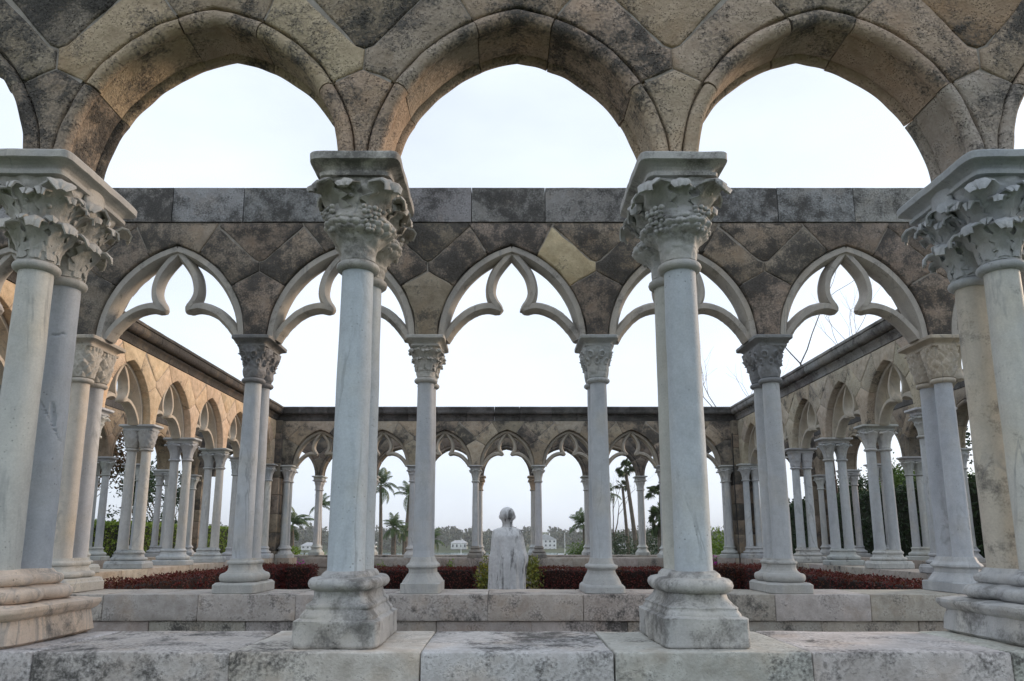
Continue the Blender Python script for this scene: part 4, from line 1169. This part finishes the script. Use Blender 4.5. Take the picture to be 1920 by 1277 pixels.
def big_bush(base, r, hgt, label, group, seed, mat):
    """A low bushy tree: forking trunk and a crown of separate leaf clumps with gaps."""
    rng = random.Random(seed); t = thing('tree', label, 'tree', base, 0, group)
    vs = []; fs = []; tips = []
    for k in range(3):
        branches(rng, Vector((rng.uniform(-.1, .1), rng.uniform(-.1, .1), -.1)), Vector((rng.uniform(-.6, .6), rng.uniform(-.6, .6), 1)).normalized(), hgt * .42, .075, 3, vs, fs, tips, .75, .2, 6)
    link('trunk', pymesh('trunk', [tuple(v) for v in vs], fs, 60), 'bark', t)
    pts = []
    for (p, d) in tips:
        q = rng.uniform(.18, .42)
        for _ in range(46): 
            v = Vector((rng.gauss(0, 1), rng.gauss(0, 1), rng.gauss(0, .8))); pts.append(p + v * q * .55)
    for k in range(26):
        a = rng.uniform(0, 6.28); rr = r * math.sqrt(rng.random()); c = Vector((math.cos(a) * rr, math.sin(a) * rr, hgt * rng.uniform(.28, .98)))
        for _ in range(70):
            v = Vector((rng.gauss(0, 1), rng.gauss(0, 1), rng.gauss(0, .7))); pts.append(c + v * .22)
    a, b = leaf_quads(pts, .11, rng, 1.2, .25, 1.9)
    link('crown', pymesh('crown', [tuple(v) for v in a], b), mat, t)
    return t
def frond_mesh(seed, ln=2.2, droop=1.0, nl=34, fan=False):
    rng = random.Random(seed); vs = []; fs = []
    if fan:
        P = [Vector((ln * .5 * i / 4, 0, .10 * ln * math.sin(i / 4 * 1.5))) for i in range(5)]
        tube(vs, fs, P, [.02, .018, .016, .014, .012], 4)
        c = P[-1]
        for i in range(26):
            a = R(-115 + 230 * i / 25); L_ = ln * .55 * (1 - .25 * abs(a) / 2) * rng.uniform(.9, 1.05)
            d = Vector((math.cos(a), math.sin(a), 0)); s_ = Vector((-math.sin(a), math.cos(a), 0)) * .028
            k = len(vs); m = c + d * L_ * .55 + Vector((0, 0, .03)); e = c + d * L_ + Vector((0, 0, -.26 * L_ * rng.uniform(.6, 1.5)))
            vs += [c, m + s_, e, m - s_]; fs += [(k, k + 1, k + 2), (k, k + 2, k + 3)]
        return pymesh('frond', [tuple(v) for v in vs], fs)
    P = []
    for i in range(11):
        t = i / 10
        P.append(Vector((ln * (t - .22 * droop * t ** 3), 0, ln * (.42 * t - .75 * droop * t ** 2.2))))
    tube(vs, fs, P, [.028 * (1 - .85 * i / 10) for i in range(11)], 4)
    for i in range(nl):
        t = .12 + .88 * i / nl; j = min(9, int(t * 10)); f = t * 10 - j
        p = P[j].lerp(P[j + 1], f); tg = (P[j + 1] - P[j]).normalized()
        L_ = ln * .30 * (math.sin(math.pi * min(1, .18 + t * .85)) ** .7) * rng.uniform(.85, 1.1)
        for sd_ in (-1, 1):
            d = (tg * .55 + Vector((0, sd_ * .85, 0)) + Vector((0, 0, -.25 - .35 * droop * rng.random()))).normalized()
            w = tg * .026
            k = len(vs); m = p + d * L_ * .5; e = p + d * L_ + Vector((0, 0, -.20 * L_))
            vs += [p - w * .6, p + w * .6, m + w, e, m - w]; fs += [(k, k + 1, k + 2, k + 4), (k + 4, k + 2, k + 3)]
    return pymesh('frond', [tuple(v) for v in vs], fs)
FROND = [frond_mesh(i, 2.2, dr) for i, dr in enumerate((.7, 1.0, 1.35))]
FAN = [frond_mesh(9 + i, 1.5, 1, fan=True) for i in range(2)]
def palm(x, ytop, Y, label, seed, crown=1.0, n=16, fan=False, wind=0.0, xbase=None, trunk_r=.13, group='palms beyond the far walk', dry=2):
    rng = random.Random(seed)
    top = px(x, ytop, Y); b = px(xbase if xbase is not None else x, 1040, Y); base = Vector((b.x, Y, gz(Y)))
    t = thing('palm_tree', label, 'palm', base, 0, group)
    H = top - base; vs = []; fs = []; P = []; rr = []
    for i in range(25):
        s_ = i / 24
        P.append(Vector((H.x * s_ ** 1.5, 0, H.z * s_ - (.15 if i == 0 else 0)))); rr.append(trunk_r * (1.25 - .5 * s_ + (.3 * (1 - s_) ** 8)) * (1 + .06 * (i % 2)))
    tube(vs, fs, P, rr, 9)
    link('trunk', pymesh('trunk', [tuple(v) for v in vs], fs, 50), 'palmbark', t)
    for k in range(n):
        me = rng.choice(FAN if fan else FROND)
        az = 2 * math.pi * k / n * 2.4 + rng.uniform(-.3, .3)
        pitch = R(rng.uniform(-55, 42)) if k >= n * .3 else R(rng.uniform(-85, -50))
        if fan: pitch = R(rng.uniform(-70, 60))
        rot = Matrix.Rotation(az, 4, 'Z') @ Matrix.Rotation(pitch, 4, 'Y') @ Matrix.Rotation(R(rng.uniform(-65, 65)) if fan else 0.0, 4, 'X')
        o = link('frond', me, None, t, (H.x, 0, H.z)); 
        if not me.materials: me.materials.append(M['palm'])
        if wind: rot = Matrix.Rotation(wind, 4, 'Y') @ rot
        o.rotation_euler = rot.to_euler(); o.scale = (crown * rng.uniform(.8, 1.1),) * 3
    return t
# ------------------------------------------------------------------ garden: hedges, statue, crotons
HT_ = CAMZ - .35 * B
HG = 'clipped burgundy hedges of the garden'
yb = 9.55 * B
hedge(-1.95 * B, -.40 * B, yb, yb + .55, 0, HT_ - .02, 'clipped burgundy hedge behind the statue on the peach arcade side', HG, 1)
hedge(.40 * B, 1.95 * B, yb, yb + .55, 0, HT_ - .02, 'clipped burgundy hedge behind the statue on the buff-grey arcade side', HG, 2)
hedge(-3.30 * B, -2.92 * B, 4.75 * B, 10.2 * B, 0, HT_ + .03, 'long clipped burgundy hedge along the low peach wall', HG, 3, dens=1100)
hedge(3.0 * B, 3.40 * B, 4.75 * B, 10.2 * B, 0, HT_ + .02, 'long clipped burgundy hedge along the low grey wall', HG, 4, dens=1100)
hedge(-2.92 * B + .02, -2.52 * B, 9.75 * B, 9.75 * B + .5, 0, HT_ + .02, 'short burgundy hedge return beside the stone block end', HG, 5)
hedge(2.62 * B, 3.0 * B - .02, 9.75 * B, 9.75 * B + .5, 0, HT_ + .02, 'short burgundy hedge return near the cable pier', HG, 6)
CG = 'yellow-green croton shrubs'
shrub((-.30 * B, yb + .05, 0), .20, .60, 'yellow-green croton shrub beside the statue towards the peach arcade', 'shrub', CG, 21, 'croton', .07, 700, 'croton_shrub')
shrub((.30 * B, yb + .05, 0), .20, .66, 'yellow-green croton shrub beside the statue towards the buff-grey arcade', 'shrub', CG, 22, 'croton', .07, 700, 'croton_shrub')
for i, (x_, lab) in enumerate(((846, 'small lime sprig rising from the hedge top near the statue'), (716, 'small lime sprig rising from the hedge by the grey berry-capital column'))):
    q = px(x_, 1058, yb + .75); shrub((q.x, q.y, 0), .10, q.z + .05, lab, 'plant', 'lime sprigs above the hedge', 31 + i, 'lime', .06, 160, 'garden_plant')
def statue():
    t = thing('statue', 'grey robed stone figure with dark streaks seen from behind, standing in the garden', 'statue', (-.012 * B, YC, 0), 0)
    q = px(951, 950, YC); Ht = q.z
    u = 67 / F_PX * YC * .985 / 2      # half width of the cloak
    # (z from top in head units .., half x, half y, offset x, offset y)
    hd = 35 / F_PX * YC               # head height
    top = Ht
    prof = []
    for k in range(15):               # the head: an egg, wider above
        hf = k / 14 * .86
        w = math.sqrt(max(0.0, 1 - ((hf - .46) / .46) ** 2)) if hf < .46 else math.sqrt(max(0.0, 1 - ((hf - .46) / .62) ** 2))
        if hf > .64: w *= .86         # below the cap of hair
        prof.append((top - hf * hd, max(.02, .43 * w), max(.02, .50 * w), 0, .02 * hf))
    prof += [(top - .92 * hd, .305, .31, 0, .03), (top - .98 * hd, .29, .29, 0, .02), (top - 1.06 * hd, .31, .31, 0, 0), (top - 1.09 * hd, .38, .30, 0, 0), (top - 1.13 * hd, .56, .34, 0, 0),
            (top - 1.18 * hd, .72, .39, 0, 0), (top - 1.26 * hd, .83, .42, 0, 0), (top - 1.45 * hd, .87, .45, 0, 0), (top - 1.7 * hd, .90, .47, 0, 0), (top - 2.2 * hd, .95, .50, .02, 0), (top - 2.6 * hd, 1.03, .54, .05, 0), (top - 2.85 * hd, 1.04, .56, .03, 0), (top - 3.2 * hd, 1.0, .56, -.02, 0), (top - 3.8 * hd, .98, .56, -.05, 0), (.0, 1.0, .6, -.05, 0)]
    prof2 = []
    for a, b in zip(prof, prof[1:]):
        k = max(1, int((a[0] - b[0]) / .018))
        for i in range(k):
            f = i / k; g = f * f * (3 - 2 * f) if False else f
            prof2.append(tuple(a[j] + (b[j] - a[j]) * g for j in range(5)))
    prof2.append(prof[-1])
    rings = []; n = 120
    for (z, hx, hy, ox, oy) in prof2[::-1]:
        low = max(0, min(1, (top - 1.35 * hd - z) / (1.2 * hd)))
        row = []
        for i in range(n):
            th = 2 * math.pi * i / n; c, s_ = math.cos(th), math.sin(th)
            e = 2.1
            r = (abs(c) ** e + abs(s_) ** e) ** (-1 / e)
            dp = 1 + .42 * max(0, min(1, (top - 1.05 * hd - z) / (.5 * hd)))
            x, y = hx * u * r * c, hy * dp * u * r * s_
            if low > 0:     # folds of the cloak, falling from the shoulders
                fo = math.sin(th * 9 + 1.8 * math.sin(z * 2.6 + th * 2)) * .45 + math.sin(th * 23 + 3 * math.sin(z * 1.7)) * .22
                k = 1 + low * .13 * fo
                if s_ < 0: k += low * .05 * math.exp(-((th - R(255)) / .10) ** 2) - low * .09 * math.exp(-((th - R(238)) / .09) ** 2)
                x *= k; y *= k
            elif z > top - .95 * hd:   # hair mass, ears, nose
                k = 1 + .03 * noise.noise(Vector((c * 3, s_ * 3, z * 22)))
                if s_ > .9 and top - .75 * hd < z < top - .45 * hd: k += .22 * (s_ - .9) / .1
                if abs(c) > .93 and top - .70 * hd < z < top - .45 * hd: k += .10
                x *= k; y *= k
            p = Vector((x + ox * u, y + oy * u, z)); p += noise.noise_vector(p * 13) * .004
            row.append(p)
        rings.append(row)
    vs, fs = ring_loft(rings)
    link('robed_figure', pymesh('robed_figure', [tuple(v) for v in vs], fs, 60), 'statue', t)
    pl = block_mesh('pedestal', .62, .46, .08, .012, 3, (4, 4, 2), .003)
    link('pedestal', pl, 'plinth', t, (0, 0, -.004), color=(.36, .34, .31, .4))
statue()
# cable on the corner pier
vs = []; fs = []
pc = Vector((3.59 * B - .012, YC + 3.66 * B - .09, 0))
tube(vs, fs, [Vector((pc.x + .012 * math.sin(i * .9), pc.y, .02 + i * .42)) for i in range(9)], [.011] * 9, 6)
tag(link('cable', pymesh('cable', [tuple(v) for v in vs], fs, 60), 'cable'), 'black cable hanging down the corner pier', 'cable')
# ------------------------------------------------------------------ planting outside the cloister
hedge(-7.6 * B, -6.75 * B, 8.0 * B, 19.5 * B, 0, CAMZ + .27 * B, 'long clipped green hedge outside the peach side of the cloister', None, 41, 'lime', 'greencore', .07, 420, 'hedge', .12)
hedge(6.8 * B, 7.5 * B, 8.5 * B, 19.0 * B, 0, CAMZ + .85 * B, 'tall dark vine-covered bank outside the buff-grey side', None, 42, 'dark', 'greencore', .11, 260, 'vine_bank', .3, 'vines')
TL = 'trees behind the clipped green hedge'
big_bush((-8.3 * B, 13.4 * B, 0), 1.5, 3.5, 'rusty-leaved spreading tree behind the clipped green hedge', TL, 51, 'rust')
big_bush((-8.6 * B, 18.2 * B, 0), 1.5, 3.3, 'dense dark evergreen at the sea end of the clipped green hedge', TL, 52, 'dark')
big_bush((-9.4 * B, 10.6 * B, 0), 1.4, 3.4, 'rust and green tree standing behind the landward end of the clipped hedge', TL, 53, 'rust')
BT = 'bare branching trees beyond the buff-grey arcade'
tree((10.9, 24.5, 0), 11.0, 'tall bare tree whose twigs rise above the smooth grey cornice', BT, 61, bare=True, depth=7, spread=.8, rad=.13)
tree((9.4, 27.5, 0), 8.6, 'bare tree with twigs over the corner of the grey cornice', BT, 62, bare=True, depth=7, spread=.85, rad=.12)
tree((13.6, 22.0, 0), 10.0, 'bare tree with a dark straight trunk behind the vine-covered bank', BT, 67, bare=True, depth=6, spread=.8, rad=.14)
TR = 'leafy trees behind the vine-covered bank'
big_bush((8.3 * B, 11.3 * B, 0), 1.4, 3.6, 'leafy dark tree behind the landward end of the vine-covered bank', TR, 63, 'dark')
big_bush((8.6 * B, 15.4 * B, 0), 1.4, 3.2, 'open green tree behind the vine-covered bank near the bare trees', TR, 64, 'green')
big_bush((9.6 * B, 20.4 * B, 0), 1.5, 3.4, 'dark round tree in the gap beside the cable pier', TR, 65, 'dark')
for i, (x_, y_, Y, lab) in enumerate(((1806, 1015, 12.5 * B, 'orange-flowering shrub outside the buff-grey arcade'),)):
    q = px(x_, y_, Y); shrub((q.x, q.y, 0), .5, q.z + .4, lab, 'shrub', None, 71, 'dark', .10, 700, 'flowering_shrub', fl='orange')
q = px(556, 1040, 15.4 * B); shrub((q.x, q.y, 0), .55, q.z + .22, 'bright green bush framed by the opening beside the stone block end', 'shrub', None, 72, 'lime', .07, 1600, 'bush')
q = px(556, 1051, 12.9 * B); shrub((q.x, q.y, 0), .36, q.z + .05, 'magenta bougainvillea by the opening beside the stone block end', 'shrub', 'magenta bougainvillea', 73, 'green', .05, 700, 'bougainvillea', fl='magenta')
q = px(1349, 1051, 12.9 * B); shrub((q.x, q.y, 0), .30, q.z + .05, 'magenta bougainvillea near the cable pier', 'shrub', 'magenta bougainvillea', 74, 'green', .05, 700, 'bougainvillea', fl='magenta')
q = px(1352, 1000, 17 * B); shrub((q.x, q.y, 0), .9, q.z + .2, 'tall bright green bush seen beside the cable pier', 'shrub', None, 75, 'lime', .10, 1600, 'bush')
# palms (px of the crown, depth)
palm(714, 912, 70, 'slender coconut palm with high crown beside the grey berry-capital column', 1, .98, 15, wind=.15, trunk_r=.17)
palm(768, 928, 66, 'slender coconut palm with one long frond, next to the high-crowned palm', 2, .85, 13, wind=-.2, xbase=757, trunk_r=.17)
palm(738, 990, 60, 'short bushy palm between two slender coconut palms', 3, .66, 22, trunk_r=.2)
palm(757, 1000, 64, 'small palm tucked behind the short bushy palm', 4, .52, 16)
palm(548, 985, 52, 'drooping yellow-green palm by the far corner opening', 5, .80, 16, wind=.25)
palm(810, 1012, 48, 'low palm with yellow hanging fronds behind the eight-sided-base column', 6, .50, 12, wind=.2)
palm(692, 930, 80, 'tall palm half hidden behind the grey berry-capital column', 7, .9, 14)
palm(1094, 985, 56, 'windblown coconut palm leaning beside the faint-leaf-capital column', 8, .68, 18, wind=-.4, xbase=1098)
palm(1172, 880, 62, 'tall thin fan palm with a leaning trunk', 9, .66, 22, fan=True, xbase=1196, trunk_r=.17)
palm(1167, 912, 64, 'shorter thin fan palm beside the leaning one', 10, .45, 14, fan=True, xbase=1180, trunk_r=.14)
palm(1240, 975, 50, 'stout dark fan palm beside the grape-capital column', 11, .85, 26, fan=True, trunk_r=.25)
palm(1238, 925, 58, 'higher fan palm behind the stout dark one', 12, .8, 22, fan=True)
palm(1142, 925, 78, 'distant palm with one frond showing past the shaft', 13, .75, 12)
palm(602, 950, 80, 'tall distant palm behind the outer arcade column', 14, .85, 14)
tree((px(1160, 1000, 60).x, 60, gz(60)), 9.0, 'bare spreading tree behind the thin fan palms', None, 66, bare=True, depth=5, spread=.8, rad=.14)
for i, (x_, y_, Y, r_, mt, lab) in enumerate(((1150, 1010, 58, 1.5, 'dark', 'dark rounded bush under the bare spreading tree'), (1218, 998, 54, 1.7, 'dark', 'dark bush below the stout fan palm'), (1090, 1022, 55, 1.4, 'green', 'green bush under the windblown palm'),
                                              (1194, 992, 68, 1.9, 'dark', 'tall dark bush behind the leaning fan palm'), (1262, 1005, 50, 1.9, 'dark', 'dark bush behind the grape-capital column'))):
    q = px(x_, y_, Y); b_ = gz(Y); shrub((q.x, Y, b_), r_, q.z - b_ + .3, lab, 'shrub', 'bushes on the slope to the water', 80 + i, mt, .17, 1900, 'bush')
# ------------------------------------------------------------------ the far shore: wood, houses, boats
def woodland():
    rng = random.Random(5); pts = []
    for _ in range(620):
        Y = rng.uniform(520, 700); x = rng.uniform(-330, 330)
        hh = rng.uniform(6, 13) * (.75 + .5 * noise.noise(Vector((x * .012, Y * .01, 0)))); r = hh * rng.uniform(.35, .55); b = gz(Y)
        if any(abs(x - hx) < hw and Y < hy for (hx, hw, hy) in HOUSES): continue
        for k in range(48):
            v = Vector((rng.gauss(0, 1), rng.gauss(0, 1), rng.gauss(0, 1))).normalized()
            q = Vector((x + v.x * r, Y + v.y * r, b + hh * .55 + v.z * hh * .48))
            pts.append(q)
    a, b = leaf_quads(pts, 2.6, rng, 1.2, .3, 1.3)
    tag(link('woodland', pymesh('woodland', [tuple(v) for v in a], b), 'wood'), 'dark wooded shore across the water', 'woodland', kind='stuff')
def house(xl, xr, ytop, ybase, Y, label, seed, storeys=2, roofm='roofgrey', gable=False):
    a = px(xl, ybase, Y); b = px(xr, ytop, Y); w = b.x - a.x; g = gz(Y)
    zt = b.z; zb = min(a.z, g); H = zt - a.z; wh = H * .68; d = w * .7
    t = thing('house', label, 'house', ((a.x + b.x) / 2, Y, zb), 0, 'white houses on the far shore')
    o = a.z - zb
    link('wall', block_mesh('wall', w, d, o + wh, .05, 1, (1, 1, 1), 0), 'white', t)
    e = .5
    z0 = o + wh - .02
    if gable: vs = [(-w / 2 - e, -d / 2 - e, z0), (w / 2 + e, -d / 2 - e, z0), (w / 2 + e, d / 2 + e, z0), (-w / 2 - e, d / 2 + e, z0), (0, -d / 2 - e, o + H), (0, d / 2 + e, o + H)]; fs = [(0, 1, 4), (2, 3, 5), (1, 2, 5, 4), (3, 0, 4, 5), (0, 3, 2, 1)]
    else: vs = [(-w / 2 - e, -d / 2 - e, z0), (w / 2 + e, -d / 2 - e, z0), (w / 2 + e, d / 2 + e, z0), (-w / 2 - e, d / 2 + e, z0), (-w * .28, 0, o + H), (w * .28, 0, o + H)]; fs = [(0, 1, 5, 4), (1, 2, 5), (2, 3, 4, 5), (3, 0, 4), (0, 3, 2, 1)]
    r = link('roof', pymesh('roof', vs, fs), roofm, t)
    link('chimney', block_mesh('chimney', .9, .9, 2.0, .05, 1, (1, 1, 1), 0), 'white', r, (w * .2, 0, o + H - 1.2))
    nw = max(3, int(w / 2.6)); sh = wh / storeys
    me = block_mesh('window', w / nw * .5, .16, sh * .55, .02, 1, (1, 1, 1), 0); mg = block_mesh('pane', w / nw * .38, .1, sh * .45, .01, 1, (1, 1, 1), 0)
    for s_ in range(storeys):
        for k in range(nw):
            f = link('window', me, 'white', t, ((k + .5 - nw / 2) * w / nw, -d / 2 - .04, o + s_ * sh + sh * .25))
            link('pane', mg, 'glass', f, (0, -.06, sh * .05))
    return t
HOUSES = [(px(863, 1020, 545).x, 9, 545), (px(1022, 1015, 550).x, 13, 550), (px(585, 1020, 540).x, 12, 540), (px(1170, 1020, 540).x, 9, 540), (px(698, 1020, 560).x, 8, 560)]
house(846, 876, 1013, 1029, 542, 'small white house low on the shore between two columns', 1, 1)
house(1003, 1042, 1001, 1034, 548, 'large white three-storey gabled house on the far shore', 2, 3, gable=True)
house(567, 602, 1017, 1036, 538, 'wide white house with grey hipped roof seen past the far corner', 3, 2)
house(1160, 1180, 1018, 1030, 538, 'white house glimpsed below the bare spreading tree', 4, 1)
house(690, 706, 1012, 1032, 556, 'narrow white house half hidden by the palms', 5, 3)
woodland()
def boat(x, Y, ln, label, seed, mast=0.0, cabin=True, hull='white'):
    a = px(x, 1036, Y); t = thing('boat', label, 'boat', (a.x, Y, -8.0), 0, 'boats moored on the water')
    rings = []
    for i in range(13):
        s_ = i / 12; w = ln * .16 * (math.sin(math.pi * min(1, .12 + .5 + .38 * (1 - s_) if s_ > .5 else .5)) if s_ > .5 else 1) * (1 if s_ < .6 else max(.03, 1 - ((s_ - .6) / .4) ** 2))
        hh = ln * .11 * (1 + .35 * s_ ** 2); X = (s_ - .5) * ln
        rings.append([Vector((X, -w, hh)), Vector((X, -w * .85, hh * .4)), Vector((X, 0, -ln * .03)), Vector((X, w * .85, hh * .4)), Vector((X, w, hh)), Vector((X, 0, hh * .96))])
    vs, fs = ring_loft(rings); link('hull', pymesh('hull', [tuple(v) for v in vs], fs, 30, True), hull, t)
    if cabin:
        c = link('cabin', block_mesh('cabin', ln * .36, ln * .2, ln * .14, ln * .02, 2, (2, 2, 2), 0), 'white', t, (-ln * .04, 0, ln * .105))
        link('window', block_mesh('window', ln * .28, ln * .206, ln * .05, .02, 2, (1, 1, 1), 0), 'glass', c, (0, 0, ln * .06))
    if mast:
        vs = []; fs = []; tube(vs, fs, [Vector((ln * .05, 0, ln * .1)), Vector((ln * .05, 0, mast))], [.16, .10], 8)
        m = link('mast', pymesh('mast', [tuple(v) for v in vs], fs, 40), 'white', t)
        vs = []; fs = []; tube(vs, fs, [Vector((ln * .05, 0, ln * .2)), Vector((-ln * .36, 0, ln * .19))], [.09, .07], 6)
        link('boom', pymesh('boom', [tuple(v) for v in vs], fs, 40), 'white', m)
boat(1057, 330, 11, 'sailing boat with a bare white mast below the three-storey house', 1, 11.5)
boat(862, 300, 10, 'sailing boat with a bare mast beside the small shore house', 2, 9.6)
boat(712, 250, 7.0, 'white cabin boat with turquoise hull seen under the slender palms', 3, 0, True, 'turquoise')
boat(741, 245, 8.5, 'longer white cabin boat with turquoise hull seen below the short bushy palm', 4, 0, True, 'turquoise')

# ------------------------------------------------------------------ the air
def haze():
    m = bpy.data.materials.new('sea_haze'); m.use_nodes = True; nt = m.node_tree; nt.nodes.clear()
    out = N(nt, 'ShaderNodeOutputMaterial'); v = N(nt, 'ShaderNodeVolumePrincipled', Density=0.00032, Anisotropy=0.0)
    v.inputs['Color'].default_value = (0.93, 0.96, 1.0, 1); L(nt, v.outputs[0], out.inputs['Volume'])
    x, y0, y1, z0, z1 = 2600, -700, 4100, -16, 45
    vs = [(a, b, c) for c in (z0, z1) for (a, b) in ((-x, y0), (x, y0), (x, y1), (-x, y1))]
    o = link('haze', pymesh('haze', vs, [(3, 2, 1, 0), (4, 5, 6, 7), (0, 1, 5, 4), (1, 2, 6, 5), (2, 3, 7, 6), (3, 0, 4, 7)]))
    o.data.materials.append(m); tag(o, 'thin sea haze over the water and far shore', 'haze', kind='stuff')
haze()
